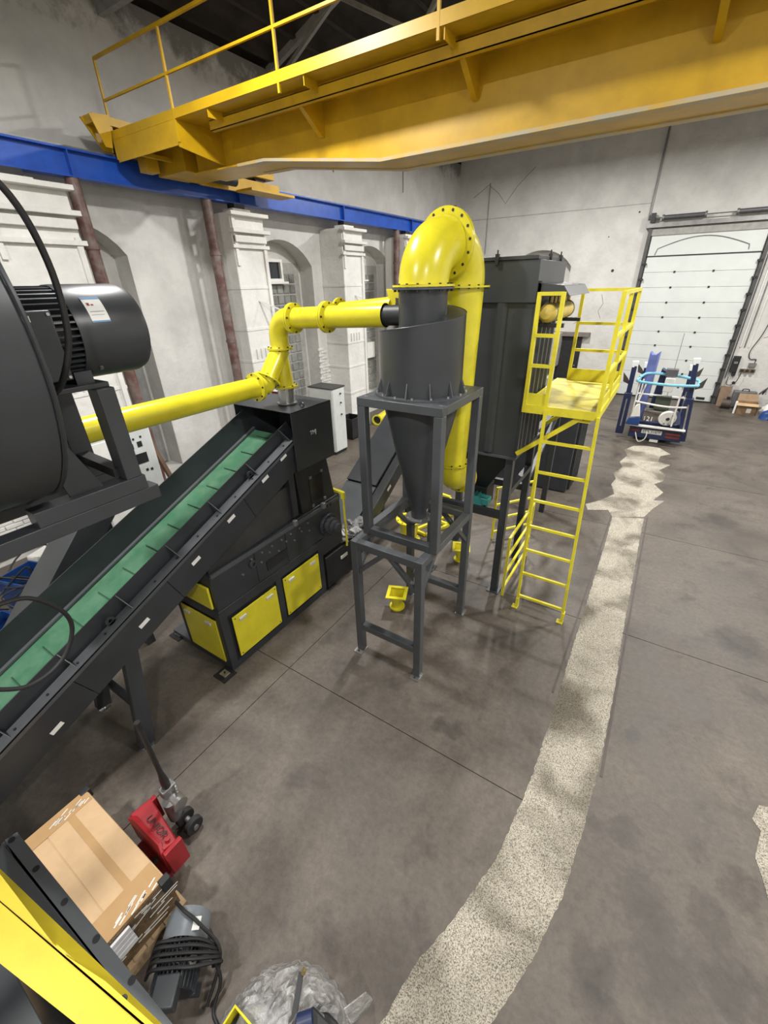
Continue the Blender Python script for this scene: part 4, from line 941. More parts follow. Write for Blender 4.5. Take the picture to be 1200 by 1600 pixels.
for z in (1.20,):
    MB().box(FX0 + lw, FX1 - lw, FY0, FY0 + .07, z, z + .1).build('cross_beam', dark, t); MB().box(FX0 + lw, FX1 - lw, FY1 - .07, FY1, z, z + .1).build('cross_beam', dark, t)
    for x in (FX0, FX1 - .07): MB().box(x, x + .07, FY0 + lw, FY1 - lw, z + .35, z + .43).build('cross_beam', dark, t)
MB().box(-1.42, -1.33, 7.74, 7.83, 0, 2.0).build('rear_leg', dark, t)
MB().box(-1.42, -1.33, FY1, 7.83, 2.0, 2.09).build('rear_beam', dark, t)
MB().bar((-1.37, 6.1, 1.3), (-1.37, 7.75, 2.0), 0.06, 0.06).build('rear_brace', frame_m, t)

t = thing('ribbed_enclosure', 'dark ribbed steel enclosure on the floor behind the ladder', 'enclosure', (-1.9, 9.4, 0))
MB().box(-2.7, -1.16, 8.85, 10.0, 0.02, 2.1).build('body', mat('blue_black', (0.028, 0.032, 0.042), 0.5), t, bevel=0.01)
for k in range(5):
    y = 9.05 + k * .21; MB().box(-1.16, -1.11, y, y + .08, 0.02, 2.1).build('rib', dark, t, bevel=0.008)
MB().box(-1.62, -1.59, 8.825, 8.85, 0.02, 2.1).build('edge_strip', frame_m, t)

# ================================================================ ACCESS PLATFORM + LADDER
t = thing('access_platform', 'yellow railed service platform beside the filter', 'platform', (-0.85, 5.6, 2.7))
PX0, PX1, PY0, PY1, PZ = -1.25, -0.45, 4.82, 6.5, 2.78
pk = 8
for k in range(pk):
    y0 = PY0 + .02 + (PY1 - PY0 - .04) * k / pk; MB().box(PX0 + .02, PX1 - .02, y0 + .002, y0 + (PY1 - PY0 - .04) / pk - .002, PZ - .012, PZ).build('deck_plate', ywear, t, smooth=False)
for y in (PY0, PY1 - .02): MB().box(PX0, PX1, y, y + .02, PZ - .085, PZ + .004).build('edge_channel', yel_m, t)
for x in (PX0, PX1 - .02): MB().box(x, x + .02, PY0 + .02, PY1 - .02, PZ - .085, PZ + .004).build('edge_channel', yel_m, t)
def rail(p, q, w=.034): return MB().bar(p, q, w, w).build('guard_rail', yel_m, t)
ps = .038
def post(x, y, z1=3.9): return MB().box(x - ps / 2, x + ps / 2, y - ps / 2, y + ps / 2, PZ, z1).build('guard_post', yel_m, t)
XR = PX1 - .02; YF = PY0 + .02; YB = PY1 - .02
for x, y in ((PX0 + .02, YF), (-1.0, YF), (XR, YF), (XR, 5.55), (XR, YB), (-1.1, YB)): post(x, y)
for z in (3.885, 3.50, 3.20): rail((PX0 + .02, YF, z), (-1.0, YF, z))
for z in (3.885, 3.50, 3.17):
    rail((XR, YF, z), (XR, YB, z)); rail((-1.1, YB, z), (XR, YB, z))
MB().box(PX0 + .03, -1.01, YF - .006, YF + .006, PZ, PZ + .13).build('kick_plate', yel_m, t)
MB().box(-1.1, XR, YB - .006, YB + .006, PZ, PZ + .15).build('kick_plate', yel_m, t)
MB().box(XR - .006, XR + .006, YF, YB, PZ, PZ + .11).build('kick_plate', yel_m, t)
for y in (4.90, 6.35):
    MB().bar((-1.26, y, 2.17), (-0.62, y, 2.70), 0.05, 0.05, up=(0, 1, 0)).build('diagonal_strut', yel_m, t)
    MB().box(-0.66, -0.53, y - .01, y + .01, 2.64, 2.72).build('strut_lug', yel_m, t); MB().cyl((-.6, y - .02, 2.685), (-.6, y + .02, 2.685), .014, n=8).build('strut_bolt', black, t)
t = thing('access_ladder', 'yellow fixed ladder leading up to the service platform', 'ladder', (-0.66, 4.80, 0))
for xb_, xt_ in ((-0.95, -0.985), (-0.352, -0.452)):
    MB().hexa([(xb_ - .016, 4.775, .02), (xb_ + .016, 4.775, .02), (xb_ + .016, 4.815, .02), (xb_ - .016, 4.815, .02), (xt_ - .016, 4.775, 2.74), (xt_ + .016, 4.775, 2.74), (xt_ + .016, 4.815, 2.74), (xt_ - .016, 4.815, 2.74)]).build('stile', yel_m, t)
    f = MB().box(xb_ - .06, xb_ + .02, 4.74, 4.82, 0, .012).build('foot_plate', yel_m, t); MB().box(xb_ - .018, xb_ + .018, 4.76, 4.83, 0.012, 0.16).build('foot_bracket', yel_m, f)
for z in (0.20, 0.58, 0.95, 1.30, 1.66, 2.03, 2.40):
    q = z / 2.74; MB().bar((-0.95 - .035 * q + .014, 4.795, z), (-0.352 - .10 * q - .014, 4.795, z), 0.03, 0.03).build('rung', yel_m, t)
# loose guard panels standing beneath
def guard_panel(p0, p1, h, label, z0=0.0):
    p0 = V(p0); p1 = V(p1); t = thing('guard_panel', label, 'guard rail', (p0 + p1) / 2, 'spare yellow guard rail panels on the floor')
    n = max(2, int((p1 - p0).length / .65) + 1)
    for k in range(n):
        q = p0.lerp(p1, k / (n - 1)); MB().box(q.x - .016, q.x + .016, q.y - .016, q.y + .016, z0, h).build('post', yel_m, t)
    for z in (h - .016, h * .67, h * .40, .14): MB().bar(p0 + V((0, 0, z)), p1 + V((0, 0, z)), .03, .03).build('rail', yel_m, t)
guard_panel((-1.20, 4.92, 0), (-1.20, 6.1, 0), 0.98, 'yellow guard rail panel standing behind the ladder foot')
guard_panel((-1.86, 6.32, 0), (-1.42, 6.9, 0), 1.0, 'yellow guard rail panel standing under the filter hopper')

# ================================================================ FLOOR PARTS
def floor_hopper(x, y, rot, label, s=1.0):
    t = thing('square_hopper', label, 'hopper', (x, y, 0), 'small yellow square-to-round hoppers on the floor')
    c, q = math.cos(rot), math.sin(rot); ex = V((c, q, 0)); ey = V((-q, c, 0)); P0 = V((x, y, 0))
    MB().ring((x, y, .012), (0, 0, 1), 0.07 * s, 0.108 * s, .02, 28).build('round_flange', yel, t)
    n = 32; vs2 = []; fs2 = []
    for z, kind in ((.02, 0), (.10, 0), (.24, 1)):
        for i in range(n):
            a = 2 * PI * i / n; ca, sa = math.cos(a), math.sin(a)
            if kind: m_ = max(abs(ca), abs(sa)); v = (ex * ca / m_ + ey * sa / m_) * .105 * s
            else: v = (ex * ca + ey * sa) * .075 * s
            vs2.append(P0 + v + V((0, 0, z)))
    for k in range(2):
        for i in range(n):
            j = (i + 1) % n; fs2.append((k * n + i, k * n + j, (k + 1) * n + j, (k + 1) * n + i))
    MB().add(vs2, fs2).build('funnel', yel, t)
    mb = MB()
    for d, e, hl in ((ex, ey, .14), (ey, ex, .096)):
        for s_ in (-1, 1): mb.obox(P0 + d * .118 * s * s_ + V((0, 0, .245)), e * hl * s, d * .022 * s, V((0, 0, .006)))
    mb.build('square_flange', yel, t, smooth=False)
floor_hopper(-2.38, 3.93, 0.38, 'small yellow hopper on the floor under the cyclone frame')
floor_hopper(-2.08, 5.45, 0.38, 'small yellow hopper on the floor under the filter')
RX, RY = -3.1, 5.55
t = thing('reducer_fitting', 'yellow flanged duct fitting standing on the floor behind the cyclone cone', 'duct fitting', (RX, RY, 0))
MB().cyl((RX, RY, 0.02), (RX, RY, 0.42), 0.13, 0.17, 32, False).build('shell', yel, t)
flange((RX, RY, .012), (0, 0, 1), .13, 10, .19, .02, t); flange((RX, RY, .42), (0, 0, 1), .17, 10, .23, .02, t)
t = thing('yellow_support_frame', 'small yellow tube frame lying on the floor behind the cyclone', 'frame', (-3.0, 6.3, 0))
for a, b in (((-3.15, 5.85, .03), (-2.75, 6.9, .03)), ((-2.9, 5.8, .03), (-2.5, 6.85, .03)), ((-3.15, 5.85, .03), (-2.9, 5.8, .03)), ((-2.75, 6.9, .03), (-2.5, 6.85, .03)), ((-2.95, 6.38, .03), (-2.7, 6.33, .03)), ((-2.95, 6.38, .03), (-2.95, 6.38, .6)), ((-2.7, 6.33, .03), (-2.7, 6.33, .6)), ((-2.95, 6.38, .6), (-2.7, 6.33, .6))):
    MB().bar(a, b, .05, .05).build('tube', yel_m, t)
t = thing('spare_pipe', 'yellow pipe length lying on the floor by the left wall', 'pipe', (-7.6, 11.6, 0))
MB().cyl((-7.42, 11.1, .16), (-7.7, 12.6, .16), .13, n=28, cap=False).build('pipe', yel, t); MB().cyl((-7.43, 11.14, .16), (-7.69, 12.58, .16), .12, n=28).build('bore', black, t)
MB().ring((-7.42, 11.1, .16), (-.18, .98, 0), .125, .17, .03, 28).build('flange', yel, t)

# ================================================================ CABINETS, BIN
t = thing('control_cabinet', 'light grey control cabinet standing behind the shredder hood', 'cabinet', (-7.2, 8.5, 0))
MB().box(-7.6, -6.85, 8.25, 8.75, 0.08, 1.72).build('body', whitegrey, t, bevel=0.01); MB().box(-7.58, -6.87, 8.27, 8.73, 0, 0.08).build('plinth', black, t)
MB().box(-6.85, -6.835, 8.27, 8.73, 0.1, 1.70).build('door', whitegrey, t, bevel=0.004); MB().box(-7.62, -6.83, 8.23, 8.77, 1.72, 1.75).build('top_cover', mat('top_black', (0.05, 0.05, 0.05), 0.5), t)
for z in (1.05, 1.35, 1.58): MB().cyl((-6.835, 8.55, z), (-6.80, 8.55, z), .02, n=12).build('switch_knob', black, t)
t = thing('waste_bin', 'open black box on the floor at the foot of the white pillar', 'bin', (-7.4, 9.9, 0))
mb = MB(); a, b, c, d = -7.72, -7.22, 9.5, 10.05
for q in ((a, b, c, c + .02), (a, b, d - .02, d), (a, a + .02, c + .02, d - .02), (b - .02, b, c + .02, d - .02)): mb.box(q[0], q[1], q[2], q[3], 0, .6)
mb.box(a, b, c, d, 0, .02); mb.build('shell', black, t, smooth=False)
t = thing('machine_cabinet', 'white cabinet with square cut-outs behind the conveyor', 'cabinet', (-6.5, 3.0, 0))
MB().box(-6.9, -6.2, 2.3, 3.22, 0, 2.27).build('body', whitegrey, t, bevel=0.01)
for y, z, w_, h_ in ((3.02, 2.03, .035, .04), (2.89, 2.02, .035, .04), (2.98, 1.82, .10, .075), (3.06, 2.13, .014, .014), (2.95, 2.12, .014, .014), (3.02, 1.63, .018, .018), (3.09, 1.62, .018, .018)):
    MB().box(-6.205, -6.195, y - w_, y + w_, z - h_, z + h_).build('cutout', black, t, smooth=False)
MB().box(-6.2, -6.19, 2.32, 2.72, 0.1, 2.2).build('door', white_m, t, bevel=0.004)
t = thing('timber_plank', 'old brown timber planks leaning beside the white cabinet', 'plank', (-6.6, 3.5, 0))
for k in range(3): MB().bar((-6.2 - k * .1, 3.68 + k * .05, 0.02), (-6.6 - k * .1, 3.36 + k * .03, 2.0), .11, .03).build('plank', mat('old_timber', (0.14, 0.08, 0.05), 0.8), t)
# diagonal brace behind conveyor
t = thing('inclined_chute', 'dark inclined steel chute behind the conveyor near the fan', 'chute', (-4.8, 1.0, 0))
def bq(s, x, h): 
    a = V((0, 0.35, 0.60)); b = V((0, 1.9, 2.2)); d = (b - a).normalized(); n2 = V((0, -d.z, d.y)); return V((x, 0, 0)) + a + d * s + n2 * h
MB().hexa([bq(0, -5.0, -.14), bq(0, -4.62, -.14), bq(2.2, -4.62, -.14), bq(2.2, -5.0, -.14), bq(0, -5.0, .14), bq(0, -4.62, .14), bq(2.2, -4.62, .14), bq(2.2, -5.0, .14)]).build('body', dark2, t, bevel=0.006)
for y, z in ((0.5, .62), (1.7, 1.85)): MB().box(-4.9, -4.72, y - .05, y + .05, 0, z).build('leg', dark, t)
MB().prism([bq(0.2, -4.62, -.14), bq(0.7, -4.62, -.14), bq(0.45, -4.62, -.34)], (-.02, 0, 0)).build('gusset', dark, t)

def crate(x, y, rot, w, d, h, m_, label, z=0.0):
    t = thing('plastic_crate', label, 'crate', (x, y, z)); ex = V((math.cos(rot), math.sin(rot), 0)); ey = V((-ex.y, ex.x, 0)); P0 = V((x, y, z))
    mb = MB()
    for s in (-1, 1):
        mb.obox(P0 + ex * s * (w / 2 - .01) + V((0, 0, h / 2)), ex * .01, ey * d / 2, V((0, 0, h / 2))); mb.obox(P0 + ey * s * (d / 2 - .01) + V((0, 0, h / 2)), ex * (w / 2 - .02), ey * .01, V((0, 0, h / 2)))
    mb.obox(P0 + V((0, 0, .01)), ex * w / 2, ey * d / 2, V((0, 0, .01))); mb.build('shell', m_, t, smooth=False)
    for s in (-1, 1): MB().obox(P0 + ey * s * (d / 2) + V((0, 0, h - .03)), ex * w / 2, ey * .015, V((0, 0, .02))).build('rim', m_, t)
    return t
crate(-6.9, 1.35, .3, .7, .5, .5, bluepl, 'blue plastic crate on the floor behind the conveyor, nearest the fan')
crate(-6.25, 0.72, .2, .6, .4, .35, bluepl, 'shallow blue plastic crate in front of the taller blue crate')
for k, (x, y, s, m_, l) in enumerate(((-7.6, 1.9, .45, white_m, 'white packing sack beyond the blue crates'), (-7.3, 2.75, .30, card, 'brown cardboard carton beyond the blue crates'), (-5.75, 0.35, .35, steel_d, 'grey metal scrap bundle beside the blue crates'), (-6.0, 1.75, .35, card_d, 'dark cardboard carton next to the inclined chute'))):
    t = thing('carton', l, 'carton', (x, y, 0)); MB().obox((x, y, s * .4), V((.6, .25, 0)) * s, V((-.2, .5, 0)) * s, (0, 0, s * .4)).build('body', m_, t, bevel=0.03)
    MB().obox((x, y, s * .8 + .01), V((.3, .12, .05)) * s, V((-.2, .5, 0)) * s, (0, 0, .008)).build('flap', m_, t)
cab = []
random.seed(11)
for k in range(5):
    p = V((-6.8 + random.uniform(-.4, .4), 1.1 + random.uniform(-.3, .5), .55)); cab.append(spline([p + V((random.uniform(-.4, .4), random.uniform(-.4, .4), random.uniform(-.3, .25))) for _ in range(5)], 6))
mb = MB()
for c in cab: mb.tube(c, .012, 6)
tag(mb.build('cable_tangle', rubber), 'tangle of thin black cables over the blue crates', 'cables')
tag(MB().tube(spline([(-2.3, 0.28, 2.76), (-2.3, 0.40, 2.72), (-2.3, 0.49, 2.58), (-2.3, 0.50, 2.45), (-2.3, 0.42, 2.32), (-2.3, 0.30, 2.27), (-2.32, 0.18, 2.30), (-2.36, 0.02, 2.5), (-2.35, -.1, 2.96)], 8), .011, 10).build('hanging_cable', rubber), 'black cable hanging in a loop over the lower end of the belt', 'cable')
# ================================================================ PALLET, BOX, PALLET TRUCK
t = thing('wooden_pallet', 'wooden pallet under the big cardboard box', 'pallet', (-2.57, -0.1, 0))
for k in range(5): MB().box(-3.12, -2.0, -0.31 + k * .128, -0.23 + k * .128, 0.10, 0.122).build('top_board', wood, t)
for k in range(3): MB().box(-3.12 + k * .5, -3.00 + k * .5, -0.31, 0.32, 0.0, 0.10).build('bearer', wood, t)
t = thing('cardboard_box', 'large flat cardboard box wrapped in clear film and tape', 'box', (-2.57, -0.1, 0.125))
MB().box(-3.11, -2.03, -0.31, 0.29, 0.125, 0.495).build('carton', card, t, bevel=0.012)
MB().box(-3.10, -2.03, -0.03, 0.285, 0.495, 0.500).build('top_flap', card, t); MB().box(-3.10, -2.03, -0.30, -0.038, 0.495, 0.498).build('top_flap', card, t)
MB().box(-3.05, -2.06, 0.10, 0.15, 0.5005, 0.502).build('packing_tape', tape, t)
MB().box(-2.20, -2.03, -0.3, 0.28, 0.5022, 0.5032).build('packing_tape', tape, t); MB().box(-3.10, -2.98, -0.3, 0.28, 0.5022, 0.5032).build('packing_tape', tape, t)
MB().box(-2.034, -2.024, -0.315, 0.295, 0.13, 0.49).build('film_wrap', mat('brown_film', (0.16, 0.10, 0.05), 0.15, var=0.35, scale=9, bump=0.8, bscale=35), t)
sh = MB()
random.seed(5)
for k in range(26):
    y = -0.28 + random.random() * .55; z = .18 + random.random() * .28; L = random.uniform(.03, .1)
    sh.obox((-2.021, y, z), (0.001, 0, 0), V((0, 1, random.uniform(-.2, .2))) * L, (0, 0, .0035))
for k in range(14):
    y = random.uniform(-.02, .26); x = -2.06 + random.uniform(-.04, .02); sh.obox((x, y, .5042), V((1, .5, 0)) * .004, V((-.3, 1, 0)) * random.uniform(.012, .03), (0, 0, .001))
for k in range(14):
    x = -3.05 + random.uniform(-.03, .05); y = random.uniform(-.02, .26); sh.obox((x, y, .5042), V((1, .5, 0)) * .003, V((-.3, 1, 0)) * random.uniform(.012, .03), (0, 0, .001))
sh.build('film_crease_glint', mat('painted_film_shine', (0.75, 0.74, 0.70), 0.15), t, kind='stuff')  # pale slivers: shine along the film creases, painted in as colour
for k in range(4): MB().box(-2.022, -2.004 , -0.10 + .0, 0.02, 0.47 - k * .05 - .045, 0.47 - k * .05).build('paper_packet', mat('paper_silver', (0.62, 0.62, 0.64), 0.4), t, bevel=0.004)
MB().box(-2.05, -2.0, 0.24, 0.31, 0.40, 0.51).build('corner_protector', black, t, bevel=0.006); MB().box(-3.12, -3.07, 0.24, 0.31, 0.42, 0.51).build('corner_protector', black, t, bevel=0.006)

t = thing('pallet_truck', 'red hand pallet truck with an upright black handle', 'pallet truck', (-2.45, 0.5, 0))
MB().prism([(-2.70, 0.36, 0.10), (-2.26, 0.36, 0.10), (-2.26, 0.36, 0.36), (-2.31, 0.38, 0.40), (-2.64, 0.38, 0.40), (-2.70, 0.36, 0.37)], (0, 0.03, 0)).build('back_plate', red, t, bevel=0.006)
MB().hexa([(-2.70, 0.43, 0.14), (-2.26, 0.43, 0.14), (-2.26, 0.50, 0.12), (-2.70, 0.56, 0.12), (-2.70, 0.385, 0.39), (-2.26, 0.385, 0.38), (-2.26, 0.48, 0.34), (-2.70, 0.55, 0.36)]).build('top_housing', red, t, bevel=0.008)
MB().box(-2.70, -2.66, 0.39, 0.58, 0.1, 0.36).build('side_cheek', red, t, bevel=0.006); MB().box(-2.26, -2.225, 0.37, 0.51, 0.08, 0.36).build('side_cheek', red, t, bevel=0.006)
for x in (-2.66, -2.42): MB().box(x, x + .16, -0.25, 0.37, 0.02, 0.08).build('fork', red, t, bevel=0.006)
text_obj('brand_lettering', 'UNIOR', 0.075, (-2.45, 0.452, 0.374), (1, -.03, -.02), (0, 1, -.33), black, t, 0.001)
MB().cyl((-2.56, 0.62, 0.12), (-2.56, 0.62, 0.34), 0.055, n=20).build('hydraulic_pump', steel_d, t); MB().cyl((-2.62, 0.66, 0.30), (-2.48, 0.66, 0.30), 0.06, n=20).build('pump_head', steel, t)
MB().box(-2.66, -2.58, 0.60, 0.72, 0.33, 0.43).build('handle_yoke', steel_d, t, bevel=0.01); MB().ring((-2.56, 0.70, 0.40), (0.4, 1, 0), .02, .036, .012, 16).build('release_ring', steel, t)
MB().tube([(-2.62, 0.66, 0.38), (-2.62, 0.66, 0.52), (-2.62, 0.66, 0.62), (-2.62, 0.66, 1.2)], [.035, .032, .020, .018], 14).build('handle_tube', black, t)
MB().cyl((-2.62, .66, 1.16), (-2.62, .66, 1.24), .022, n=14).build('handle_grip', rubber, t)
for x in (-2.52, -2.40): MB().cyl((x - .025, 0.66, 0.075), (x + .025, 0.66, 0.075), 0.075, n=24).build('steer_wheel', tread, t, bevel=0.008)
MB().cyl((-2.55, .66, .075), (-2.36, .66, .075), .022, n=12).build('axle', steel_d, t)
MB().cyl((-2.30, 0.44, 0.35), (-2.30, 0.445, 0.385), .018, n=12).build('pivot_cap', red, t)

# ================================================================ SPARE MOTOR ON FLOOR
t = thing('spare_motor', 'dark electric motor lying on the floor with coiled black cable', 'motor', (-1.78, 0.14, 0))
a, b = V((-1.88, 0.285, 0.15)), V((-1.64, -0.03, 0.15)); d, s, u2 = frame_of(b - a)
mo = MB().cyl(a + d * .12, b - d * .02, 0.115, n=32).build('body', black, t)
for k in range(30):
    q = 2 * PI * k / 30; e = s * math.cos(q) + u2 * math.sin(q); f = d.cross(e)
    MB().obox((a + d * .12 + b - d * .02) / 2 + e * .122, e * .014, d * .125, f * .003).build('cooling_fin', dark, mo, smooth=False)
cw = MB().lathe(a + d * .15, [(0.142, 0), (0.142, -.12), (0.13, -.16), (0.09, -.165), (0, -.166)], 36, tuple(d)).build('fan_cowl', mat('cowl_grey', (0.17, 0.19, 0.21), 0.4), t)
MB().obox(a + d * .08 + V((.075, .045, .122)), d * .035, V((d.y, -d.x, 0)) * .03, V((0, 0, .002))).build('rating_plate', sticker, cw)
MB().obox(b + d * .0 + V((0, 0, .10)), d * .075, V((d.y, -d.x, 0)) * .07, V((0, 0, .05))).build('terminal_box', dark2, t, bevel=0.01)
MB().ring(a.lerp(b, .62) + V((.09, .06, .08)), (0.6, .3, .6), .014, .028, .01, 16).build('lifting_eye', steel, t)
for k in (.3, .85): MB().obox(a.lerp(b, k) - V((0, 0, .14)), d * .03, V((d.y, -d.x, 0)) * .13, V((0, 0, .01))).build('foot', dark, t)
t = thing('coiled_cable', 'black cable coiled round the spare motor on the floor', 'cable', (-1.7, 0.1, 0.2))
m0 = a.lerp(b, .55); pe = V((d.y, -d.x, 0)).normalized()
if pe.x < 0: pe = -pe
mb = MB()
for k in range(5):
    o_ = d * (-.05 + .032 * k) ; hgt = .285 + .012 * (k % 2)
    mb.tube(spline([m0 + o_ - pe * .19 + V((0, 0, .0)), m0 + o_ - pe * .12 + V((0, 0, hgt - .16)), m0 + o_ + V((0, 0, hgt - .15)), m0 + o_ + pe * .13 + V((0, 0, hgt - .17)), m0 + o_ * .6 + pe * (.22 + .015 * k) + V((0, 0, .04)), m0 + o_ * .4 + pe * .20 + V((0, 0, -.08))], 6), .011, 8)
mb.build('coil', rubber, t)
MB().tube(spline([m0 + pe * .2 + V((0, 0, .05)), m0 + pe * .27 + d * .1 + V((0, 0, -.06)), m0 + pe * .24 + d * .22 + V((0, 0, -.14)), m0 + pe * .30 + d * .33 + V((0, 0, -.138)), m0 + pe * .18 + d * .45 + V((0, 0, -.138)), m0 + pe * .05 + d * .6 + V((0, 0, -.138))], 8), .011, 8).build('loose_end', rubber, t)
MB().tube(spline([a + V((-.10, -.02, .10)), a + d * .03 + V((0, 0, .165)), a + d * .1 + pe * .12 + V((0, 0, .12)), m0 + pe * .26 + V((0, 0, .02)), m0 + pe * .2 + d * .2 + V((0, 0, -.12))], 8), .011, 8).build('lead', rubber, t)

# ================================================================ WRAPPED PILE
t = thing('film_wrapped_parts', 'heap of machine parts in clear plastic film beside the pale strip', 'wrapped parts', (-0.98, 0.28, 0))
random.seed(21)
nx, ny = 26, 22; vs2 = []; fs2 = []
for j in range(ny + 1):
    for i in range(nx + 1):
        u1 = i / nx * 2 - 1; v1 = j / ny * 2 - 1; rr = min(1, math.sqrt(u1 * u1 + v1 * v1))
        sq = max(abs(u1), abs(v1)) or 1; nrm = math.sqrt(u1 * u1 + v1 * v1) or 1; ux, vx = u1 * sq / nrm, v1 * sq / nrm; rr = sq
        h = 0.31 * (1 - rr ** 4) + (random.uniform(-.022, .022) if rr < .97 else 0)
        x = -0.95 + ux * .40 + vx * -.06 + random.uniform(-.012, .012); y = 0.18 + vx * .40 + ux * .10 + random.uniform(-.012, .012)
        vs2.append((x, y, max(0.004, h)))
for j in range(ny):
    for i in range(nx):
        k = j * (nx + 1) + i; fs2 += [(k, k + 1, k + nx + 2), (k, k + nx + 2, k + nx + 1)]
MB().add(vs2, fs2).build('film_cover', film_d, t)
MB().box(-1.22, -0.86, -0.12, 0.28, 0.0, 0.22).build('grey_housing', steel_d, t, bevel=0.02)
MB().box(-0.86, -0.68, 0.10, 0.44, 0.0, 0.24).build('dark_base', black, t, bevel=0.02)
MB().prism([(-0.66, 0.50, 0.0), (-0.60, 0.66, 0.0), (-0.62, 0.62, 0.26), (-0.70, 0.50, 0.22)], (0.006, -0.004, 0)).build('film_flap', film, t)
yb = MB()
for q in ((-.085, -.075, -.05, .05), (.075, .085, -.05, .05), (-.075, .075, -.05, -.04), (-.075, .075, .04, .05)): yb.box(-1.13 + q[0], -1.13 + q[1], 0.11 + q[2], 0.11 + q[3], 0.26, 0.36)
yb.build('yellow_duct_piece', yel, t)
MB().box(-1.20, -1.06, 0.07, 0.15, 0.262, 0.28).build('duct_inside', black, t)
MB().box(-0.84, -0.70, 0.24, 0.40, 0.24, 0.33).build('dark_housing', black, t, bevel=0.01)
MB().cyl((-0.86, 0.30, 0.33), (-0.80, 0.36, 0.34), .045, n=18).build('blue_cap', navy, t); MB().cyl((-.76, .33, .33), (-.74, .30, .39), .014, n=10).build('blue_hose', sky_m, t)
MB().box(-.80, -.72, .17, .25, .27, .34).build('white_block', white_m, t, bevel=.01); MB().bar((-1.0, .47, .27), (-.84, .2, .33), .03, .02).build('strip', black, t)
MB().cyl((-.99, .49, .285), (-.98, .47, .30), .014, n=8).build('brass_fitting', mat('brass', (0.42, 0.33, 0.14)), t)

# ================================================================ NEAR BEAM AND FLANGE (bottom-left)
t = thing('yellow_channel_beam', 'yellow steel channel close to the camera at the lower left', 'beam', (-0.8, -0.12, 2.4))
MB().prism([(-1.75, -0.242, 2.5), (-0.30, -0.010, 2.5), (-0.30, -0.055, 2.5), (-1.75, -0.345, 2.5)], (0, 0, -0.008)).build('top_flange', yel_g, t)
MB().hexa([(-1.75, -0.177, 2.412), (-0.30, -0.010, 2.412), (-0.30, -0.022, 2.412), (-1.75, -0.189, 2.412), (-1.75, -0.232, 2.5), (-0.30, -0.008, 2.5), (-0.30, -0.016, 2.5), (-1.75, -0.242, 2.5)]).build('outer_web', yel_g, t)
MB().prism([(-1.75, -0.242, 2.502), (-0.98, -0.117, 2.502), (-1.30, -0.132, 2.502), (-1.75, -0.165, 2.502)], (0, 0, 0.006)).build('splice_plate', yel_g, t)
MB().prism([(-0.94, -0.112, 2.502), (-0.62, -0.062, 2.502), (-0.62, -0.054, 2.502), (-0.80, -0.080, 2.502)], (0, 0, 0.006)).build('splice_plate', yel_g, t)
MB().cyl((-0.735, -0.072, 2.4995), (-0.735, -0.072, 2.503), 0.008, n=14).build('bolt_hole', black, t)
MB().box(-0.36, -0.28, -0.45, -0.03, 2.31, 2.40).build('stub_beam', yel_g, t); MB().box(-0.36, -0.28, -0.53, -0.45, 0, 2.40).build('post', yel_g, t)
t = thing('drilled_flange_angle', 'dark steel flange with five bolt holes close to the camera at lower left', 'flange', (-1.1, -0.1, 2.0))
MB().prism([(-1.663, -0.106, 2.2), (-1.655, -0.070, 2.2), (-0.719, -0.039, 2.2), (-0.25, -0.022, 2.2), (-0.25, -0.062, 2.2), (-0.80, -0.080, 2.2), (-1.567, -0.111, 2.2)], (0, 0, -0.008)).build('flange_plate', frame_m, t)
MB().hexa([(-1.75, -0.20, 1.98), (-0.25, -0.07, 1.98), (-0.25, -0.08, 1.98), (-1.75, -0.21, 1.98), (-1.66, -0.108, 2.2), (-0.25, -0.056, 2.2), (-0.25, -0.062, 2.2), (-1.66, -0.116, 2.2)]).build('leg_plate', dark, t)
for x, y in ((-1.640, -0.092), (-1.459, -0.083), (-1.271, -0.073), (-1.084, -0.063), (-0.899, -0.053)): MB().cyl((x, y, 2.1965), (x, y, 2.2025), 0.0105, n=18).build('bolt_hole', rubber, t)
MB().box(-0.34, -0.26, -0.60, -0.06, 1.96, 2.04).build('stub_beam', dark, t); MB().box(-0.34, -0.26, -0.68, -0.60, 0, 2.04).build('post', dark, t)

t = thing('dark_housing', 'dark machine housing under the yellow channel at the lower left corner', 'housing', (-2.4, -0.8, 0))
MB().box(-3.3, -1.45, -1.25, -0.40, 0.02, 1.05).build('body', dark, t, bevel=0.01); MB().box(-3.32, -1.43, -1.27, -0.38, 1.05, 1.07).build('top_cover', dark, t, bevel=0.005)
for x in (-2.9, -2.3, -1.7): MB().box(x - .01, x + .01, -0.40, -0.385, 0.05, 1.0).build('panel_seam', black, t)

# ================================================================ TRACKED LIFT
t = thing('access_lift', 'blue spider-type boom lift on wheels in front of the white door', 'boom lift', (0.1, 13.7, 0))
MB().box(-0.42, 0.72, 13.5, 15.3, 0.32, 0.52).build('chassis', navy, t, bevel=0.02)
MB().box(-0.42, 0.82, 13.30, 13.36, 0.10, 0.42).build('tail_board', navy, t, bevel=0.015)
MB().box(-0.44, 0.86, 13.22, 13.38, 0.42, 0.45).build('tail_ledge', white_m, t, bevel=0.006)
MB().box(-0.12, 0.36, 13.288, 13.30, 0.24, 0.35).build('number_plate', mat('plate_grey', (0.62, 0.62, 0.60), 0.4), t, bevel=0.003)
text_obj('plate_lettering', 'STA 3147P', 0.095, (0.12, 13.286, 0.295), (1, 0, 0), (0, 0, 1), black, t, 0.002)
for x0, x1, dz in ((-0.40, -0.18, 0), (0.45, 0.78, 0), (0.45, 0.78, -.09)): MB().box(x0, x1, 13.285, 13.30, 0.27 + dz, 0.33 + dz).build('tail_light', mat('lamp_red', (0.16, 0.03, 0.03), 0.3), t)
MB().box(0.12, 0.32, 13.28, 13.32, 0.03, 0.09).build('tow_plate', white_m, t)
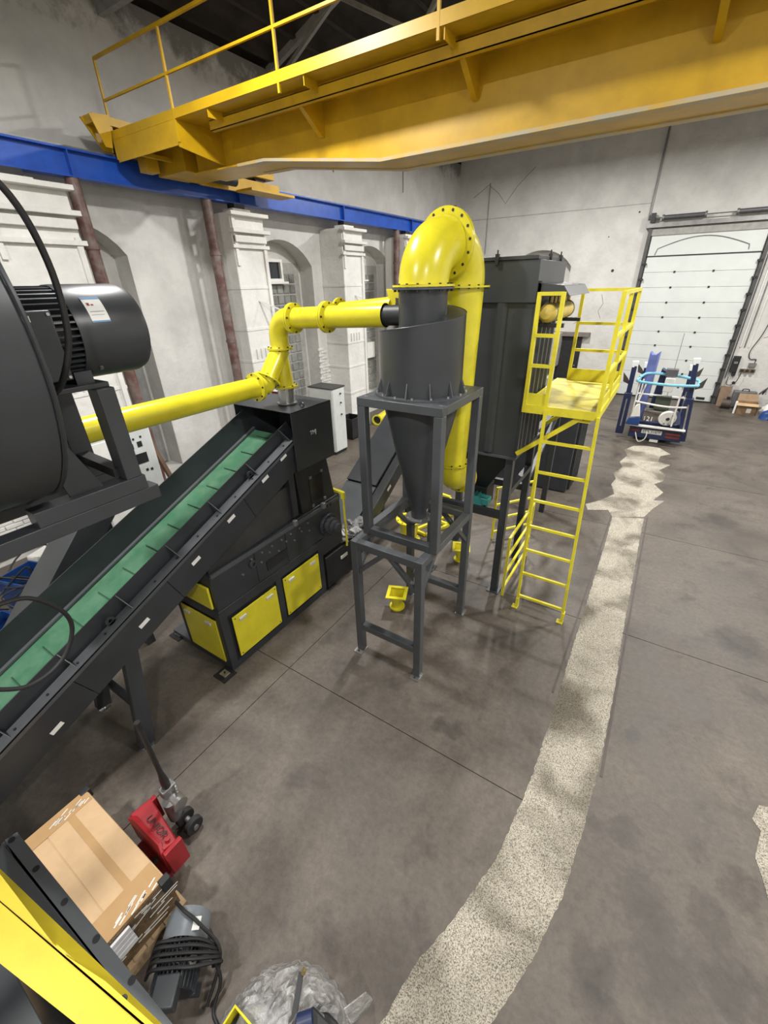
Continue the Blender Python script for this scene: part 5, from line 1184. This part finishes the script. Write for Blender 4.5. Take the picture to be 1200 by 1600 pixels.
for x in (-0.20, 0.45):
    w_ = MB().cyl((x - .08, 13.75, .22), (x + .08, 13.75, .22), 0.22, n=28).build('wheel', tread, t, bevel=0.02); MB().cyl((x - .085, 13.75, .22), (x + .085, 13.75, .22), .1, n=18).build('hub', white_m, w_)
MB().tube(spline([(-.28, 13.33, .30), (-.15, 13.24, .02), (.0, 13.24, .10), (.02, 13.3, .30)]), .014, 8).build('cable_loop', white_m, t)
def outrigger(x, y, lean, top):
    l = MB().bar((x, y, 0.12), (x + lean * .5, y, 1.25), 0.19, 0.17, up=(0, 1, 0)).build('outrigger_leg', navy, t, bevel=0.015)
    MB().bar((x + lean * .5, y, 1.2), (x + lean, y, top), 0.115, 0.11, up=(0, 1, 0)).build('outrigger_ram', navy, l, bevel=0.01)
    MB().bar((x + lean * .1, y - .095, 0.35), (x + lean * .45, y - .095, 1.1), 0.035, 0.02).build('ram_rod', steel, l)
    MB().obox((x + lean, y - .02, top + .05), (.075, .03, 0), (-.01, .015, .01), (0, .02, .075)).build('foot_pad', whitegrey, l, bevel=0.01)
    sg = -1 if x < 0 else 1
    MB().prism([(x + lean * .5, y, 1.45), (x + lean * .5 + sg * .2, y + .05, 1.52), (x + lean * .5 + sg * .24, y + .1, 1.75), (x + lean * .5 + sg * .1, y, 1.62)], (0, .04, 0)).build('knee_cover', mat('cover_dark', (0.07, 0.06, 0.05), 0.6), l)
outrigger(-0.66, 13.45, -0.02, 1.95); outrigger(0.84, 13.45, -0.20, 2.10)
outrigger(-0.45, 15.1, 0.0, 1.7); outrigger(0.72, 15.1, -0.05, 1.7)
bo = MB().prism([(-0.42, 13.9, 0.5), (-0.20, 13.9, 0.5), (-0.20, 13.9, 2.28), (-0.27, 13.9, 2.20), (-0.36, 13.9, 2.20), (-0.42, 13.9, 2.28)], (0.03, 0.2, 0)).build('boom', lilac, t, bevel=0.015)
MB().prism([(-0.12, 14.0, 0.5), (0.08, 14.0, 0.5), (0.10, 14.0, 1.75), (-0.05, 14.0, 1.85)], (0.03, 0.2, 0)).build('lower_boom', navy, t, bevel=0.015)
MB().box(0.06, 0.34, 13.75, 13.95, 1.68, 1.88).build('jib_head', mat('jib_grey', (0.12, 0.12, 0.13), 0.5), t, bevel=0.02)
MB().box(0.10, 0.32, 13.70, 13.86, 1.30, 1.66).build('control_box', white_m, t, bevel=0.015)
MB().box(0.00, 0.36, 13.60, 13.80, 0.84, 1.20).build('battery_box', mat('box_green', (0.055, 0.07, 0.05), 0.5), t, bevel=0.015)
MB().box(-0.2, 0.6, 13.55, 13.9, 0.5, 0.80).build('deck_box', mat('deck_brown', (0.17, 0.15, 0.13), 0.7), t, bevel=0.02)
dr = MB().cyl((0.40, 13.42, 0.66), (0.38, 13.50, 0.68), 0.21, n=32).build('white_drum', white_m, t, bevel=0.02); MB().cyl((.402, 13.41, .66), (.40, 13.43, .66), .045, n=16).build('drum_hub', black, dr)
MB().bolts((.402, 13.415, .66), (-.02, 1, 0), .14, 9, .022, .012).build('drum_hole', steel_d, dr, kind='stuff')
text_obj('fleet_number', '121', 0.17, (-0.05, 13.52, 0.58), (1, 0, 0), (0, .3, 1), white_m, t, 0.003)
# basket tubing
def tub(pts, r, m_, nm='basket_tube'): MB().tube(pts, r, 8).build(nm, m_, t)
tub(spline([(-.50, 13.75, 1.60), (-.48, 13.35, 1.58), (.2, 13.28, 1.56), (.72, 13.30, 1.58), (.82, 13.42, 1.58), (.80, 13.8, 1.64), (.3, 13.9, 1.70), (-.3, 13.9, 1.72), (-.50, 13.75, 1.62)], 6), .035, sky_m)
tub(spline([(-.45, 13.4, 1.05), (.2, 13.33, 1.0), (.70, 13.36, 1.02), (.78, 13.48, 1.05), (.6, 13.8, 1.2)], 6), .024, white_m)
tub(spline([(-.45, 13.6, 1.22), (.3, 13.75, 1.18), (.7, 13.7, 1.18)], 6), .022, white_m)
for x, y in ((-.46, 13.4), (.52, 13.34), (.76, 13.46), (-.40, 13.75)): tub([(x, y, .5), (x, y, 1.58)], .022, white_m)
tub([(-.46, 13.4, .55), (-.30, 13.5, 1.55)], .018, white_m)
tub([(.24, 13.8, 1.2), (.22, 13.8, 2.75)], .006, steel_d, 'antenna')
t = thing('carrier_bag', 'blue and white carrier bag hanging at the corner of the boom lift', 'bag', (-0.4, 13.26, 0.45))
MB().hexa([(-.55, 13.14, .47), (-.22, 13.14, .47), (-.22, 13.3, .47), (-.55, 13.3, .47), (-.50, 13.16, .66), (-.22, 13.16, .70), (-.24, 13.28, .70), (-.48, 13.28, .66)]).build('blue_base', bluepl, t, bevel=0.02)
MB().hexa([(-.48, 13.17, .66), (-.24, 13.17, .70), (-.26, 13.28, .70), (-.46, 13.28, .66), (-.42, 13.2, .98), (-.32, 13.2, 1.05), (-.32, 13.24, 1.05), (-.42, 13.24, .98)]).build('white_top', white_m, t, bevel=0.02)

# ================================================================ CLUTTER BY END WALL
t = thing('brown_board', 'brown board leaning on the wall right of the door', 'board', (2.0, 18.9, 0))
MB().hexa([(1.83, 18.75, 0), (2.15, 18.75, 0), (2.15, 18.80, 0), (1.83, 18.80, 0), (1.83, 19.0, .62), (2.15, 19.0, .62), (2.15, 19.05, .62), (1.83, 19.05, .62)]).build('panel', brownm, t)
t = thing('tool_case', 'dark grey tool case standing behind the cardboard box by the wall', 'tool case', (2.45, 18.8, 0))
MB().box(2.2, 2.83, 18.62, 18.89, 0, .56).build('shell', mat('case_grey', (0.13, 0.13, 0.13), 0.5), t, bevel=0.03); MB().tube(spline([(2.42, 18.75, .56), (2.44, 18.75, .62), (2.58, 18.75, .62), (2.6, 18.75, .56)]), .015, 8).build('handle', black, t)
for x in (2.35, 2.65): MB().box(x, x + .05, 18.605, 18.62, .42, .5).build('latch', steel_d, t)
t = thing('small_pump', 'small rusty dark pump on the floor beside the brown board', 'pump', (2.15, 18.3, 0))
MB().cyl((1.95, 18.42, .17), (2.2, 18.38, .17), .15, n=20).build('body', mat('pump_brown', (0.07, 0.05, 0.04), 0.6), t); MB().box(1.93, 2.2, 18.3, 18.5, 0, .04).build('base', black, t); MB().cyl((2.08, 18.4, .3), (2.08, 18.4, .40), .05, n=12).build('port', black, t)
t = thing('open_carton', 'open cardboard carton with white packing in front of the tool case', 'carton', (2.55, 18.0, 0))
mb = MB(); a_, b_, c_, d_ = 2.30, 2.85, 17.8, 18.2
for q in ((a_, b_, c_, c_ + .015), (a_, b_, d_ - .015, d_), (a_, a_ + .015, c_, d_), (b_ - .015, b_, c_, d_)): mb.box(q[0], q[1], q[2], q[3], 0, .36)
mb.build('shell', card_d, t, smooth=False); MB().box(2.33, 2.82, 17.83, 18.17, .02, .28).build('contents', brownm, t)
MB().hexa([(2.30, 17.8, .36), (2.85, 17.8, .36), (2.85, 17.81, .36), (2.30, 17.81, .36), (2.28, 17.66, .30), (2.83, 17.66, .30), (2.83, 17.67, .29), (2.28, 17.67, .29)]).build('flap', card, t)
MB().hexa([(2.31, 18.2, .36), (2.85, 18.2, .36), (2.85, 18.21, .36), (2.31, 18.21, .36), (2.33, 18.33, .56), (2.83, 18.33, .56), (2.83, 18.34, .56), (2.33, 18.34, .56)]).build('flap', card_d, t)
MB().box(2.24, 2.30, 17.78, 17.84, 0, .40).build('white_packing', white_m, t, bevel=.01); MB().box(2.58, 2.70, 17.795, 17.80, .06, .2).build('label', sticker, t)
for k, (x, y, sz, m_, l) in enumerate(((3.28, 18.25, .24, white_m, 'white sack by the wall beside the open carton'), (3.15, 17.5, .2, bluepl, 'blue sack on the floor at the right edge'))):
    t = thing('sack', l, 'sack', (x, y, 0)); n = 18; vs2 = []; fs2 = []
    random.seed(40 + k)
    for j in range(9):
        ph_ = PI * j / 16
        for i in range(n):
            th = 2 * PI * i / n; r_ = sz * math.cos(ph_) * random.uniform(.85, 1.12); vs2.append((x + r_ * math.cos(th) * 1.25, y + r_ * math.sin(th), sz * 1.5 * math.sin(ph_)))
    for j in range(8):
        for i in range(n): q = (i + 1) % n; fs2.append((j * n + i, j * n + q, (j + 1) * n + q, (j + 1) * n + i))
    MB().add(vs2, fs2).build('body', m_, t); MB().tube([(x, y, sz * 1.45), (x + .02, y, sz * 1.45 + .08)], [.05, .03], 8).build('neck', m_, t)
t = thing('hose_bundle', 'bundle of grey and blue hoses lying on the sacks at the right edge', 'hose', (3.1, 18.3, .3))
for k in range(3): MB().tube(spline([(2.85 + .08 * k, 18.5, .55), (3.0, 18.3 + .05 * k, .8), (3.25, 18.2, .85 - .06 * k), (3.5, 18.4, .6), (3.6, 18.5, .1)]), .025, 8).build('hose', [steel_d, navy, white_m][k], t)
# electrics on end wall
t = thing('isolator_box', 'dark switch box on the wall right of the sectional door', 'switch box', (2.0, 19.0, 1.3))
MB().box(1.90, 2.10, 18.98, 19.1, 1.1, 1.62).build('enclosure', black, t, bevel=.01); MB().box(1.95, 2.05, 18.95, 18.98, 1.38, 1.45).build('switch', steel_d, t); MB().box(2.0, 2.1, 19.0, 19.1, .98, 1.1).build('gland_plate', black, t)
t = thing('socket_panel', 'row of wall sockets with hanging leads right of the switch box', 'sockets', (2.35, 19.05, 1.2))
MB().box(2.18, 2.60, 19.04, 19.1, 1.12, 1.22).build('back_board', brownm, t); MB().box(2.36, 2.56, 19.0, 19.1, 1.30, 1.42).build('junction_box', steel_d, t)
for x in (2.24, 2.38, 2.52): MB().cyl((x, 19.04, 1.17), (x, 18.98, 1.17), .045, n=14).build('socket', black, t)
MB().tube(spline([(2.24, 18.98, 1.1), (2.2, 18.98, .85), (2.1, 18.98, .70), (1.95, 18.98, .70), (1.93, 18.98, .95)]), .012, 6).build('lead', rubber, t); MB().cyl((2.13, 19.0, .76), (2.13, 18.95, .76), .05, n=14).build('plug', black, t)
MB().tube(spline([(2.58, 19.07, 4.6), (2.56, 19.07, 3.4), (2.45, 19.07, 2.4), (2.28, 19.07, 1.8), (2.34, 19.07, 1.55), (2.5, 19.07, 1.54), (2.5, 19.07, 1.42)]), .013, 6).build('supply_cable', rubber, t)
t = thing('meter_cabinet', 'beige metal cabinet on legs at the end wall beside the black door', 'cabinet', (-4.2, 18.7, 0))
MB().box(-4.7, -3.72, 18.5, 19.05, 0.95, 2.2).build('body', mat('cabinet_beige', (0.50, 0.47, 0.41), 0.5), t, bevel=.015); MB().box(-4.68, -3.74, 18.48, 18.5, 1.0, 2.15).build('door', mat('cabinet_beige', (0.5, 0.47, 0.41)), t)
for x in (-4.66, -3.80): MB().box(x, x + .06, 18.55, 18.61, 0, .95).build('leg', white_m, t)
MB().box(-4.6, -3.9, 18.6, 19.0, .1, .55).build('lower_box', white_m, t, bevel=.01); MB().box(-3.75, -3.71, 18.6, 18.64, 1.5, 1.65).build('lock', steel_d, t)
